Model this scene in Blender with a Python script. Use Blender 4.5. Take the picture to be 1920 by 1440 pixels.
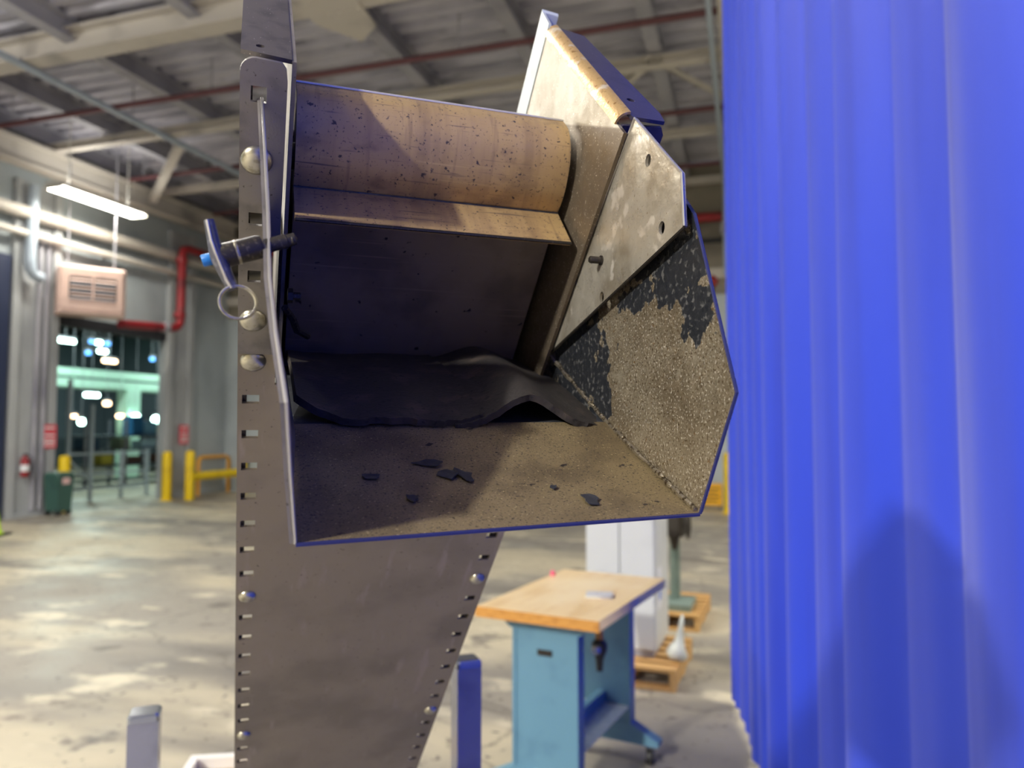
import bpy, math, random
from mathutils import Vector, Matrix

random.seed(7)
scene = bpy.context.scene
for o in list(bpy.data.objects):
    bpy.data.objects.remove(o)
col = scene.collection
R = math.radians

# ------------------------------------------------------------------ camera, world, exposure
CAM_Z = 1.70
cam_data = bpy.data.cameras.new('camera')
cam = bpy.data.objects.new('camera', cam_data)
col.objects.link(cam)
cam.location = (0, 0, CAM_Z)
cam.rotation_euler = (R(90 + 3.27), 0, 0)
cam_data.sensor_width = 36.0
cam_data.lens = 26.25
cam_data.clip_start = 0.02
cam_data.clip_end = 200
cam_data.dof.use_dof = True
cam_data.dof.focus_distance = 0.55
cam_data.dof.aperture_fstop = 6.0
scene.camera = cam

world = bpy.data.worlds.new('world')
scene.world = world
world.use_nodes = True
world.node_tree.nodes['Background'].inputs[0].default_value = (0.55, 0.6, 0.7, 1)
world.node_tree.nodes['Background'].inputs[1].default_value = 0.15

scene.view_settings.view_transform = 'Standard'
scene.view_settings.look = 'None'
scene.view_settings.gamma = 1.0
scene.view_settings.use_curve_mapping = False
scene.view_settings.exposure = 0.12
try:
    scene.cycles.use_denoising = True
    scene.cycles.sample_clamp_indirect = 4.0
    scene.cycles.max_bounces = 8
    scene.cycles.caustics_reflective = False
    scene.cycles.caustics_refractive = False
except Exception:
    pass

LAMP_POWER = 120.0         # watts per two-metre ceiling fixture
LAMP_COL = (1.0, 0.955, 0.875)

# ------------------------------------------------------------------ frames of the place
PHI = R(17.4)              # the hall is turned against the camera by this angle
PSI = R(19.5)              # the conveyor likewise, the other way

def B(p, q, z=0.0):        # hall coordinates (p across, q along) to world
    return Vector((p * math.cos(PHI) + q * math.sin(PHI), -p * math.sin(PHI) + q * math.cos(PHI), z))

def HW(u, s, z=0.0):       # conveyor coordinates to world; z above the floor
    return Vector((u * math.cos(PSI) - s * math.sin(PSI), u * math.sin(PSI) + s * math.cos(PSI), z))

# ------------------------------------------------------------------ materials
def lin(c):
    def f(x):
        x = x / 255.0
        return x / 12.92 if x <= 0.04045 else ((x + 0.055) / 1.055) ** 2.4
    return (f(c[0]), f(c[1]), f(c[2]), 1.0)

MATS = {}
def M(name, c, rough=0.5, metal=0.0, layers=(), bump=None, rvar=None, emit=None, spec=None, sheen=None, coat=None, aniso=None):
    """layers: (colour, noise scale or (sx,sy,sz), low, high[, detail]); bump: (scale, strength, distance); rvar: (scale, lo, hi)"""
    if name in MATS:
        return MATS[name]
    m = bpy.data.materials.new(name)
    m.use_nodes = True
    nt = m.node_tree
    N, L = nt.nodes, nt.links
    b = N['Principled BSDF']
    b.inputs['Roughness'].default_value = rough
    b.inputs['Metallic'].default_value = metal
    if spec is not None:
        b.inputs['Specular IOR Level'].default_value = spec
    if sheen is not None:
        b.inputs['Sheen Weight'].default_value = sheen
        b.inputs['Sheen Roughness'].default_value = 0.5
    if coat is not None:
        b.inputs['Coat Weight'].default_value = coat
    if aniso is not None:
        b.inputs['Anisotropic'].default_value = aniso
    tc = N.new('ShaderNodeTexCoord')
    def noise(scale, detail=3.0, seed=0):
        mp = N.new('ShaderNodeMapping')
        sc = scale if isinstance(scale, tuple) else (scale,) * 3
        mp.inputs['Scale'].default_value = sc
        mp.inputs['Location'].default_value = (seed * 3.7, seed * 1.9, seed * 5.3)
        L.new(tc.outputs['Object'], mp.inputs[0])
        n = N.new('ShaderNodeTexNoise')
        n.inputs['Scale'].default_value = 1.0
        n.inputs['Detail'].default_value = detail
        L.new(mp.outputs[0], n.inputs['Vector'])
        return n.outputs['Fac']
    def ramp(src, lo, hi):
        r = N.new('ShaderNodeMapRange')
        r.interpolation_type = 'SMOOTHSTEP'
        r.inputs['From Min'].default_value = lo
        r.inputs['From Max'].default_value = hi
        L.new(src, r.inputs['Value'])
        return r.outputs[0]
    cur = None
    base = lin(c)
    for i, ly in enumerate(layers):
        det = ly[4] if len(ly) > 4 else 4.0
        f = ramp(noise(ly[1], det, i + 1), ly[2], ly[3])
        mx = N.new('ShaderNodeMix')
        mx.data_type = 'RGBA'
        L.new(f, mx.inputs['Factor'])
        if cur is None:
            mx.inputs[6].default_value = base
        else:
            L.new(cur, mx.inputs[6])
        mx.inputs[7].default_value = lin(ly[0])
        cur = mx.outputs[2]
    if cur is None:
        b.inputs['Base Color'].default_value = base
    else:
        L.new(cur, b.inputs['Base Color'])
    if rvar:
        r = N.new('ShaderNodeMapRange')
        r.inputs['From Min'].default_value = 0.3
        r.inputs['From Max'].default_value = 0.7
        r.inputs['To Min'].default_value = rvar[1]
        r.inputs['To Max'].default_value = rvar[2]
        L.new(noise(rvar[0], 4.0, 9), r.inputs['Value'])
        L.new(r.outputs[0], b.inputs['Roughness'])
    if bump:
        bp = N.new('ShaderNodeBump')
        bp.inputs['Strength'].default_value = bump[1]
        bp.inputs['Distance'].default_value = bump[2]
        L.new(noise(bump[0], 4.0, 5), bp.inputs['Height'])
        L.new(bp.outputs[0], b.inputs['Normal'])
    if emit:
        b.inputs['Emission Color'].default_value = lin(emit[0])
        b.inputs['Emission Strength'].default_value = emit[1]
    m['node_color'] = cur is not None
    MATS[name] = m
    return m

# ------------------------------------------------------------------ mesh builder
class MB:
    def __init__(self):
        self.v, self.f = [], []
    def add(self, vs, fs):
        o = len(self.v)
        self.v += [tuple(x) for x in vs]
        self.f += [tuple(i + o for i in f) for f in fs]
        return self
    def box(self, x0, x1, y0, y1, z0, z1):
        vs = [(x0, y0, z0), (x1, y0, z0), (x1, y1, z0), (x0, y1, z0), (x0, y0, z1), (x1, y0, z1), (x1, y1, z1), (x0, y1, z1)]
        return self.add(vs, [(0, 3, 2, 1), (4, 5, 6, 7), (0, 1, 5, 4), (1, 2, 6, 5), (2, 3, 7, 6), (3, 0, 4, 7)])
    def cbox(self, x0, x1, y0, y1, z0, z1, c):
        """box with chamfered vertical edges and top"""
        def ring(i, z):
            a, b_, d, e = x0 + i, x1 - i, y0 + i, y1 - i
            return [(a + c, d, z), (b_ - c, d, z), (b_, d + c, z), (b_, e - c, z), (b_ - c, e, z), (a + c, e, z), (a, e - c, z), (a, d + c, z)]
        vs = ring(0, z0) + ring(0, z1 - c) + ring(c * 0.7, z1)
        fs = [tuple(range(7, -1, -1)), tuple(range(16, 24))]
        for k in range(2):
            for i in range(8):
                j = (i + 1) % 8
                fs.append((k * 8 + i, k * 8 + j, k * 8 + 8 + j, k * 8 + 8 + i))
        return self.add(vs, fs)
    def prism(self, poly, ext):
        n = len(poly)
        e = Vector(ext)
        vs = [Vector(p) for p in poly]
        vs = vs + [p + e for p in vs]
        nrm = Vector((0, 0, 0))
        for i in range(n):
            nrm += (vs[i] - vs[0]).cross(vs[(i + 1) % n] - vs[0])
        flip = nrm.dot(e) > 0
        fs = [tuple(range(n - 1, -1, -1)), tuple(range(n, 2 * n))]
        for i in range(n):
            j = (i + 1) % n
            fs.append((i, j, j + n, i + n))
        if not flip:
            fs = [tuple(reversed(f)) for f in fs]
        return self.add(vs, fs)
    def tube(self, p0, p1, r, n=12, r2=None, cap=True):
        p0, p1 = Vector(p0), Vector(p1)
        d = (p1 - p0).normalized()
        a = d.orthogonal().normalized()
        b = d.cross(a)
        r2 = r if r2 is None else r2
        vs = []
        for p, rr in ((p0, r), (p1, r2)):
            for i in range(n):
                t = 2 * math.pi * i / n
                vs.append(p + (a * math.cos(t) + b * math.sin(t)) * rr)
        fs = [(i, (i + 1) % n, n + (i + 1) % n, n + i) for i in range(n)]
        if cap:
            fs += [tuple(range(n - 1, -1, -1)), tuple(range(n, 2 * n))]
        return self.add(vs, fs)
    def path(self, pts, r, n=10, closed=False, cap=True):
        pts = [Vector(p) for p in pts]
        m = len(pts)
        vs, fs = [], []
        prev = None
        for i in range(m):
            if closed:
                d = (pts[(i + 1) % m] - pts[i - 1]).normalized()
            else:
                d = (pts[min(i + 1, m - 1)] - pts[max(i - 1, 0)]).normalized()
            a = d.orthogonal().normalized() if prev is None else (prev - d * prev.dot(d)).normalized()
            prev = a
            b = d.cross(a)
            rr = r[i] if isinstance(r, (list, tuple)) else r
            for k in range(n):
                t = 2 * math.pi * k / n
                vs.append(pts[i] + (a * math.cos(t) + b * math.sin(t)) * rr)
        for i in range(m if closed else m - 1):
            j = (i + 1) % m
            for k in range(n):
                l = (k + 1) % n
                fs.append((i * n + k, i * n + l, j * n + l, j * n + k))
        if cap and not closed:
            fs += [tuple(range(n - 1, -1, -1)), tuple(range((m - 1) * n, m * n))]
        return self.add(vs, fs)
    def lathe(self, c, axis, prof, n=16):
        """prof: list of (radius, height along axis)"""
        c, d = Vector(c), Vector(axis).normalized()
        a = d.orthogonal().normalized()
        b = d.cross(a)
        vs, fs = [], []
        for r, h in prof:
            for i in range(n):
                t = 2 * math.pi * i / n
                vs.append(c + d * h + (a * math.cos(t) + b * math.sin(t)) * max(r, 1e-5))
        m = len(prof)
        for j in range(m - 1):
            for i in range(n):
                k = (i + 1) % n
                fs.append((j * n + i, j * n + k, (j + 1) * n + k, (j + 1) * n + i))
        fs += [tuple(range(n - 1, -1, -1)), tuple(range((m - 1) * n, m * n))]
        return self.add(vs, fs)
    def sheet(self, rows, thick):
        """rows of 3D points (a grid), given thickness along the normals (both skins and the rim)"""
        rows = [[Vector(p) for p in r] for r in rows]
        nr, nc = len(rows), len(rows[0])
        back = []
        for i in range(nr):
            rb = []
            for j in range(nc):
                du = rows[i][min(j + 1, nc - 1)] - rows[i][max(j - 1, 0)]
                dv = rows[min(i + 1, nr - 1)][j] - rows[max(i - 1, 0)][j]
                nn = du.cross(dv)
                nn = nn.normalized() if nn.length > 1e-12 else Vector((0, 0, 1))
                rb.append(rows[i][j] - nn * thick)
            back.append(rb)
        vs = [p for r in rows for p in r] + [p for r in back for p in r]
        o = nr * nc
        fs = []
        for i in range(nr - 1):
            for j in range(nc - 1):
                a, b_, c_, d = i * nc + j, i * nc + j + 1, (i + 1) * nc + j + 1, (i + 1) * nc + j
                fs.append((a, b_, c_, d))
                fs.append((o + d, o + c_, o + b_, o + a))
        rim = [j for j in range(nc)] + [i * nc + nc - 1 for i in range(1, nr)] + [(nr - 1) * nc + j for j in range(nc - 2, -1, -1)] + [i * nc for i in range(nr - 2, 0, -1)]
        k = len(rim)
        for i in range(k):
            a, b_ = rim[i], rim[(i + 1) % k]
            fs.append((b_, a, o + a, o + b_))
        return self.add(vs, fs)
    def mesh(self, name, mat, smooth=False, angle=None):
        me = bpy.data.meshes.new(name)
        me.from_pydata(self.v, [], self.f)
        me.update()
        if mat:
            me.materials.append(mat)
        if smooth:
            me.polygons.foreach_set('use_smooth', [True] * len(me.polygons))
            try:
                me.set_sharp_from_angle(angle=R(angle or 40))
            except Exception:
                pass
        return me
    def build(self, name, mat, parent=None, smooth=False, angle=None):
        return link(name, self.mesh(name, mat, smooth, angle), parent)

def link(name, me, parent=None):
    o = bpy.data.objects.new(name, me)
    col.objects.link(o)
    if parent is not None:
        o.parent = parent
    return o

def tag(o, label=None, cat=None, group=None, kind=None):
    if label: o['label'] = label
    if cat: o['category'] = cat
    if group: o['group'] = group
    if kind: o['kind'] = kind
    return o

def thing(name, label, cat, loc=(0, 0, 0), rz=0.0, group=None):
    o = bpy.data.objects.new(name, None)
    o.empty_display_size = 0.05
    col.objects.link(o)
    o.location = loc
    o.rotation_euler = (0, 0, rz)
    return tag(o, label, cat, group)

def copy_tree(o, parent=None):
    c = o.copy()
    col.objects.link(c)
    if parent is not None:
        c.parent = parent
    for ch in list(o.children):
        copy_tree(ch, c)
    return c

def structure(name, mb, mat, parent=None, smooth=False, hall=True):
    o = mb.build(name, mat, parent, smooth)
    if parent is None:
        if hall:
            o.rotation_euler = (0, 0, -PHI)
        o['kind'] = 'structure'
    return o

def cut_plate(outline, holes, thick, xf, name, mat, parent=None):
    """flat plate with real holes: outline and holes are 2D loops, xf maps (a, b, h) to 3D, h from 0 to thick"""
    cu = bpy.data.curves.new(name, 'CURVE')
    cu.dimensions = '2D'
    cu.fill_mode = 'BOTH'
    cu.extrude = thick / 2
    for lp in [outline] + list(holes):
        sp = cu.splines.new('POLY')
        sp.points.add(len(lp) - 1)
        for i, (a, b_) in enumerate(lp):
            sp.points[i].co = (a, b_, 0, 1)
        sp.use_cyclic_u = True
    ob = bpy.data.objects.new(name, cu)
    me = bpy.data.meshes.new_from_object(ob)
    bpy.data.objects.remove(ob)
    bpy.data.curves.remove(cu)
    me.name = name
    for v in me.vertices:
        v.co = xf(v.co.x, v.co.y, v.co.z + thick / 2)
    me.materials.clear()
    me.materials.append(mat)
    me.update()
    return link(name, me, parent)

def slot_plate(a0, a1, b0, b1, holes, thick, xf, name, mat, parent=None):
    """rectangular plate with rectangular slots; holes are (a0, a1, b0, b1)"""
    As = sorted(set([a0, a1] + [h[0] for h in holes] + [h[1] for h in holes]))
    Bs = sorted(set([b0, b1] + [h[2] for h in holes] + [h[3] for h in holes]))
    na, nb = len(As), len(Bs)
    solid = {}
    for i in range(na - 1):
        for j in range(nb - 1):
            ca, cb_ = (As[i] + As[i + 1]) / 2, (Bs[j] + Bs[j + 1]) / 2
            solid[i, j] = not any(h[0] < ca < h[1] and h[2] < cb_ < h[3] for h in holes)
    vs = [xf(a, b_, h) for h in (0.0, thick) for a in As for b_ in Bs]
    def ix(i, j, k):
        return k * na * nb + i * nb + j
    fs = []
    for (i, j), ok in solid.items():
        if not ok:
            continue
        fs.append((ix(i, j, 0), ix(i, j + 1, 0), ix(i + 1, j + 1, 0), ix(i + 1, j, 0)))
        fs.append((ix(i, j, 1), ix(i + 1, j, 1), ix(i + 1, j + 1, 1), ix(i, j + 1, 1)))
        for (di, dj, e0, e1) in ((-1, 0, (i, j), (i, j + 1)), (1, 0, (i + 1, j + 1), (i + 1, j)), (0, -1, (i + 1, j), (i, j)), (0, 1, (i, j + 1), (i + 1, j + 1))):
            if not solid.get((i + di, j + dj), False):
                fs.append((ix(*e0, 0), ix(*e0, 1), ix(*e1, 1), ix(*e1, 0)))
    mb = MB()
    mb.add(vs, fs)
    return mb.build(name, mat, parent)

def rect(a0, a1, b0, b1):
    return [(a0, b0), (a1, b0), (a1, b1), (a0, b1)]

def circ(a, b_, r, n=16, ry=None):
    ry = r if ry is None else ry
    return [(a + r * math.cos(2 * math.pi * i / n), b_ + ry * math.sin(2 * math.pi * i / n)) for i in range(n)]

# ================================================================== THE HALL
m_floor = M('concrete_floor', (140, 135, 125), 0.42, 0, [
    ((182, 173, 150), (0.28, 0.75, 1), 0.44, 0.60, 7.0), ((108, 104, 99), (0.20, 0.7, 1), 0.54, 0.70, 7.0),
    ((196, 188, 166), (1.6, 2.6, 1), 0.56, 0.70, 8.0), ((104, 99, 93), (3.0, 3.6, 1), 0.60, 0.72, 9.0), ((92, 88, 84), (16, 16, 1), 0.62, 0.72, 6.0)],
    bump=(30, 0.12, 0.01), rvar=(1.3, 0.38, 0.7))
def floor_cracks(m):
    nt = m.node_tree
    N, L = nt.nodes, nt.links
    b = N['Principled BSDF']
    tc = N.new('ShaderNodeTexCoord')
    nz = N.new('ShaderNodeTexNoise'); nz.inputs['Scale'].default_value = 1.3; nz.inputs['Detail'].default_value = 5
    L.new(tc.outputs['Object'], nz.inputs['Vector'])
    ad = N.new('ShaderNodeVectorMath'); ad.operation = 'MULTIPLY_ADD'
    ad.inputs[1].default_value = (.8, .8, 0)
    L.new(nz.outputs['Color'], ad.inputs[0]); L.new(tc.outputs['Object'], ad.inputs[2])
    vo = N.new('ShaderNodeTexVoronoi'); vo.feature = 'DISTANCE_TO_EDGE'; vo.inputs['Scale'].default_value = .33
    L.new(ad.outputs[0], vo.inputs['Vector'])
    r = N.new('ShaderNodeMapRange')
    r.inputs['From Min'].default_value = .005; r.inputs['From Max'].default_value = .001
    r.inputs['To Max'].default_value = .4
    L.new(vo.outputs['Distance'], r.inputs['Value'])
    mx = N.new('ShaderNodeMix'); mx.data_type = 'RGBA'
    L.new(r.outputs[0], mx.inputs['Factor'])
    L.new(b.inputs['Base Color'].links[0].from_socket, mx.inputs[6])
    mx.inputs[7].default_value = lin((78, 74, 70))
    L.new(mx.outputs[2], b.inputs['Base Color'])
floor_cracks(m_floor)
m_deck = M('roof_deck_paint', (194, 194, 204), 0.75, 0, [
    ((162, 162, 174), (0.7, 3.0, 1), 0.40, 0.62, 6.0), ((122, 122, 132), (1.5, 5, 1), 0.60, 0.74, 6.0)])
m_steel_white = M('roof_steel_paint', (194, 189, 180), 0.6, 0, [((154, 150, 144), 1.2, 0.5, 0.75, 5.0)])
m_steel_grey = M('joist_paint', (164, 164, 172), 0.6, 0, [((124, 124, 136), 0.9, 0.45, 0.7, 5.0)])
m_wall_grey = M('grey_wall_paint', (172, 182, 186), 0.6, 0, [((150, 159, 164), (0.8, 0.8, 0.5), 0.45, 0.7, 5.0), ((184, 190, 190), 4, 0.62, 0.75, 5.0)])
m_wall_far = M('far_wall_panel', (132, 126, 112), 0.7, 0, [((108, 103, 92), (0.7, 0.7, 1.5), 0.45, 0.7, 5.0)])
m_column = M('column_paint', (172, 176, 178), 0.55, 0, [((150, 154, 158), (2, 2, 0.6), 0.48, 0.7, 5.0)])
m_red_pipe = M('red_pipe_paint', (150, 34, 42), 0.45, 0, [((110, 26, 36), 2, 0.5, 0.7)])
m_dark_red = M('dusty_red_pipe_paint', (94, 56, 60), 0.6, 0)
m_conduit = M('galvanised_conduit', (176, 190, 204), 0.45, 0.15)
m_navy = M('navy_door_paint', (38, 48, 76), 0.5, 0)
m_dark = M('dark_void_paint', (34, 36, 42), 0.7, 0)

PW, QF = -13.15, 16.6       # side wall and far wall of the hall
P1, Q0 = 13.0, -11.0
CEIL = 7.52

structure('floor', MB().box(-34, P1 + .3, Q0 - .3, 30, -0.2, 0), m_floor)

# ribbed roof deck: ribs run across the hall
mb = MB()
pitch, q = 0.30, Q0
while q < QF:
    prof = [(q, CEIL), (q + .10, CEIL), (q + .14, CEIL + .09), (q + .26, CEIL + .09), (q + .30, CEIL)]
    for (qa, za), (qb, zb) in zip(prof[:-1], prof[1:]):
        mb.add([(PW, qa, za), (P1, qa, za), (P1, qb, zb), (PW, qb, zb)], [(0, 1, 2, 3)])
    q += pitch
mb.box(PW - .3, P1 + .3, Q0 - .3, QF + .3, CEIL + .2, CEIL + .3)
structure('ceiling', mb, m_deck)

# side wall with the big door opening
OP0, OP1, OPH = 11.45, 14.35, 3.95
mb = MB()
mb.box(PW - .12, PW, Q0, OP0, 0, CEIL)
mb.box(PW - .12, PW, OP1, QF, 0, CEIL)
mb.box(PW - .12, PW, OP0, OP1, OPH, CEIL)
structure('wall_left', mb, m_wall_grey)
mb = MB()
mb.box(PW, P1, QF, QF + .3, 0, 4.9)
mb.box(PW, P1, QF + .05, QF + .3, 4.9, CEIL)
structure('wall_far', mb, m_wall_far)
structure('wall_right', MB().box(P1, P1 + .3, Q0, QF, 0, CEIL), m_wall_far)
structure('wall_back', MB().box(PW, P1, Q0 - .3, Q0, 0, CEIL), m_wall_far)
structure('door_1', MB().box(PW, PW + .12, 6.4, 10.35, 0, 4.9), m_navy)
# frame of the opening
mb = MB().box(PW - .14, PW + .04, OP0 - .02, OP1 + .02, OPH - .22, OPH)
structure('trim_1', mb, m_dark)

def ibeam_q(mb, p, q0, q1, z0, h, wd, tf=.03):   # I-beam along q
    mb.box(p - wd / 2, p + wd / 2, q0, q1, z0, z0 + tf)
    mb.box(p - .012, p + .012, q0, q1, z0 + tf, z0 + h - tf)
    mb.box(p - wd / 2, p + wd / 2, q0, q1, z0 + h - tf, z0 + h)
def ibeam_p(mb, q, p0, p1, z0, h, wd, tf=.03):
    mb.box(p0, p1, q - wd / 2, q + wd / 2, z0, z0 + tf)
    mb.box(p0, p1, q - .012, q + .012, z0 + tf, z0 + h - tf)
    mb.box(p0, p1, q - wd / 2, q + wd / 2, z0 + h - tf, z0 + h)

joist_where = {-12.95: 'hugging the side wall', -11.4: 'second from the side wall', -9.15: 'third from the side wall', -7.0: 'fourth from the side wall',
               -4.9: 'above the drum of the conveyor', -3.0: 'left of the conveyor side plate', -1.2: 'behind the conveyor side plate tip', 0.9: 'next to the blue curtain'}
def hall_thing(name, label, cat, p, q, z=0, group=None):
    return thing(name, label, cat, B(p, q, z), -PHI, group)

for p, wh in joist_where.items():
    t = hall_thing('roof_joist', 'long grey steel roof joist ' + wh, 'beam', p, 3.0, 7.2, 'roof joists under the deck')
    h, wd = .32, .2
    for nm, zz in (('bottom_flange', 0.0), ('top_flange', h - .03)):
        MB().box(-wd / 2, wd / 2, 0, QF - 3.0, zz, zz + .03).build(nm, m_steel_grey, t)
    MB().box(-.012, .012, 0, QF - 3.0, .03, h - .03).build('web', m_steel_grey, t)

# white cross girders running across the hall
for q, z0, h, wd, mt, lab in [(8.05, 7.0, .36, .30, m_steel_white, 'broad cream steel girder crossing the top left of the roof'),
                              (10.9, 7.0, .16, .16, m_steel_white, 'slim cream cross beam below the roof joists, middle of the hall'),
                              (13.7, 7.0, .14, .14, m_steel_white, 'slim cream cross beam below the roof joists, far end of the hall')]:
    t = hall_thing('cross_beam', lab, 'beam', -13.4, q, z0, 'cream beams across the roof')
    MB().box(0, 22, -wd / 2, wd / 2, 0, .03).build('bottom_flange', mt, t)
    MB().box(0, 22, -.012, .012, .03, h - .03).build('web', mt, t)
    MB().box(0, 22, -wd / 2, wd / 2, h - .03, h).build('top_flange', mt, t)

def brace(a, b_, w_, lab):
    A, C = Vector(a), Vector(b_)
    t = hall_thing('roof_brace', lab, 'beam', A.x, A.y, A.z, 'diagonal roof braces')
    d = C - A
    side = Vector((-d.y, d.x, 0)).normalized() * (w_ / 2)
    MB().prism([-side, side, d + side, d - side], (0, 0, .02)).build('angle_leg', m_steel_white, t)
    MB().prism([side, side * .8, d + side * .8, d + side], (0, 0, .09)).build('angle_web', m_steel_white, t)
brace((-1.2, 10.8, 7.06), (.35, 13.4, 7.06), .13, 'diagonal cream brace running right from the roof node by the curtain')
brace((-1.2, 10.8, 7.06), (-2.6, 12.6, 7.06), .13, 'diagonal cream brace running left from the roof node by the curtain')
brace((-10.2, 11.4, 7.0), (-12.6, 13.3, 6.7), .16, 'short diagonal cream brace above the lit ceiling lamp')
t = hall_thing('gusset_plate', 'big cream gusset plate at the top edge above the conveyor drum', 'plate', -4.85, 8.05, 6.98)
MB().prism([(-.5, -.3, 0), (.35, -.3, 0), (.28, .55, 0), (-.1, .85, 0), (-.45, .3, 0)], (0, 0, .02)).build('plate', m_steel_white, t)
for k in range(5):
    MB().tube((-.3 + .14 * k, .1, -.02), (-.3 + .14 * k, .1, .0), .02, 8).build('bolt', m_steel_white, t)

# eave beam near the side wall, with lamp rail below
t = hall_thing('eave_beam', 'thick cream eave beam running above the ceiling lamp by the side wall', 'beam', -12.75, 4.0, 6.55)
MB().box(-.16, .16, 0, 12.3, 0, .05).build('bottom_flange', m_steel_white, t)
MB().box(-.02, .02, 0, 12.3, .05, .40).build('web', m_steel_white, t)
MB().box(-.16, .16, 0, 12.3, .40, .45).build('top_flange', m_steel_white, t)
for zz, r_, lab in [(5.75, .12, 'cream pipe along the side wall just below the ceiling lamp'), (5.35, .07, 'slim cream pipe along the side wall above the wall heater')]:
    t = hall_thing('wall_pipe', lab, 'pipe', PW + .22, 4, zz, 'cream pipes along the side wall')
    MB().tube((0, 0, 0), (0, 12.2, 0), r_, 12).build('pipe_run', m_steel_white, t, True)
    for k in range(4):
        MB().box(-.22, 0, 2.5 + 3 * k, 2.56 + 3 * k, -.03, .03).build('bracket', m_steel_grey, t)

def pipe_p(q, z, p0, p1, r_, mt, lab, name='sprinkler_pipe', grp='sprinkler pipes across the roof'):
    t = hall_thing(name, lab, 'pipe', p0, q, z, grp)
    MB().tube((0, 0, 0), (p1 - p0, 0, 0), r_, 10).build('pipe_run', mt, t, True)
    k = 1.0
    while k < p1 - p0:
        MB().tube((k, 0, r_), (k, 0, CEIL - z + .05), .012, 6).build('hanger', m_steel_grey, t)
        k += 4.2
pipe_p(9.6, 7.0, -13.2, 8, .045, m_dark_red, 'dark red sprinkler pipe crossing the roof nearest the camera')
pipe_p(12.6, 7.0, -13.2, 8, .045, m_dark_red, 'dark red sprinkler pipe crossing the middle of the roof')
pipe_p(15.3, 7.0, -13.2, 8, .045, m_dark_red, 'dark red sprinkler pipe crossing the roof near the far wall')
pipe_p(QF - .15, 6.22, -13, 8, .10, m_red_pipe, 'thick bright red pipe along the far wall', 'fire_main', None)
t = hall_thing('roof_conduit', 'long pale blue conduit crossing the roof on the left', 'pipe', -9.95, 3.5, 6.95)
MB().tube((0, 0, 0), (0, 12.8, 0), .055, 10).build('pipe_run', m_conduit, t, True)
for k in range(3):
    MB().tube((0, 2 + 4.5 * k, .05), (0, 2 + 4.5 * k, CEIL - 6.95 + .05), .012, 6).build('hanger', m_steel_grey, t)
t = hall_thing('roof_conduit', 'pair of pale conduits running along the roof beside the curtain', 'pipe', -.30, 6.0, 6.9)
MB().tube((-.06, 0, 0), (-.06, 10.3, 0), .04, 10).build('pipe_run', m_conduit, t, True)
MB().tube((.08, 0, 0), (.08, 10.3, 0), .04, 10).build('pipe_run', m_steel_white, t, True)
t = hall_thing('vertical_conduit', 'pale conduit running down the far wall beside the curtain', 'pipe', -.36, QF - .32, 4.9)
MB().tube((0, 0, 0), (0, 0, 2.2), .05, 10).build('pipe_run', m_conduit, t, True)
MB().box(-.09, .09, -.05, .07, .9, 1.15).build('junction_box', m_steel_grey, t)
# far wall bands
structure('trim_2', MB().box(PW, P1, QF - .08, QF + .05, 7.0, 7.16), m_steel_white)
structure('trim_3', MB().box(PW, P1, QF - .03, QF + .05, 5.70, 5.78), m_dark)
structure('trim_4', MB().box(PW, P1, QF - .06, QF + .05, 4.9, 5.12), m_steel_white)
structure('trim_5', MB().box(PW, P1, QF - .02, QF + .0, 0.0, 4.55), m_wall_grey)
t = hall_thing('alarm_bell', 'small round red alarm bell high on the far wall beside the curtain', 'alarm', -.66, QF - .02, 4.72)
MB().lathe((0, 0, .12), (0, -1, 0), [(.12, 0), (.13, .03), (.12, .07), (.08, .10), (.02, .11)], 16).build('gong', m_red_pipe, t, True)
MB().box(-.05, .05, -.03, .0, -.05, .05).build('back_box', m_dark, t)

# columns beside the opening
def column(q0, q1, lab):
    t = hall_thing('wall_column', lab, 'column', PW, (q0 + q1) / 2, 0)
    w_ = (q1 - q0) / 2
    MB().box(0, .11, -w_, -w_ + .16, 0, 6.4).build('flange', m_column, t)
    MB().box(0, .05, -w_ + .16, w_ - .16, 0, 6.4).build('web_panel', m_column, t)
    MB().box(0, .11, w_ - .16, w_, 0, 6.4).build('flange', m_column, t)
    MB().box(0, .16, -w_ - .01, w_ + .01, 0, .06).build('base_plate', m_column, t)
    return t
cA = column(10.42, 11.42, 'grey steel column left of the dock opening, extinguisher on it')
for k in (.05, .22):
    MB().tube((.09, k, .1), (.09, k, 5.3), .045, 8).build('conduit', m_steel_grey, cA, True)
column(14.40, 15.25, 'grey steel column right of the dock opening behind the yellow bollard')

# red riser on the wall right of the heater
t = hall_thing('red_riser', 'red fire pipe bending above the dock opening', 'pipe', PW + .50, 14.30, 4.0)
MB().path([(0, -1.75, -.12), (0, -.25, -.02), (0, -.08, .02), (0, 0, .14), (0, .02, 1.75), (0, .06, 1.88), (0, .2, 1.93), (0, .95, 1.93)], .095, 12).build('pipe_run', m_red_pipe, t, True)
MB().tube((0, -.02, .25), (0, -.02, .37), .13, 14).build('coupling', m_red_pipe, t, True)
MB().tube((0, .0, 1.55), (0, .0, 1.67), .13, 14).build('coupling', m_red_pipe, t, True)
MB().tube((0, -.55, -.04), (0, -.40, -.03), .12, 14).build('coupling', m_steel_grey, t, True)

# grey vent pipe in the corner above column A
t = hall_thing('vent_pipe', 'pale grey pipe elbow above the left column running to the heater', 'pipe', PW + .24, 10.62, 4.55)
MB().path([(0, .05, 1.75), (0, 0, .3), (0, .03, .12), (0, .10, .03), (0, .26, .0)], .10, 12).build('pipe_run', m_conduit, t, True)

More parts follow.
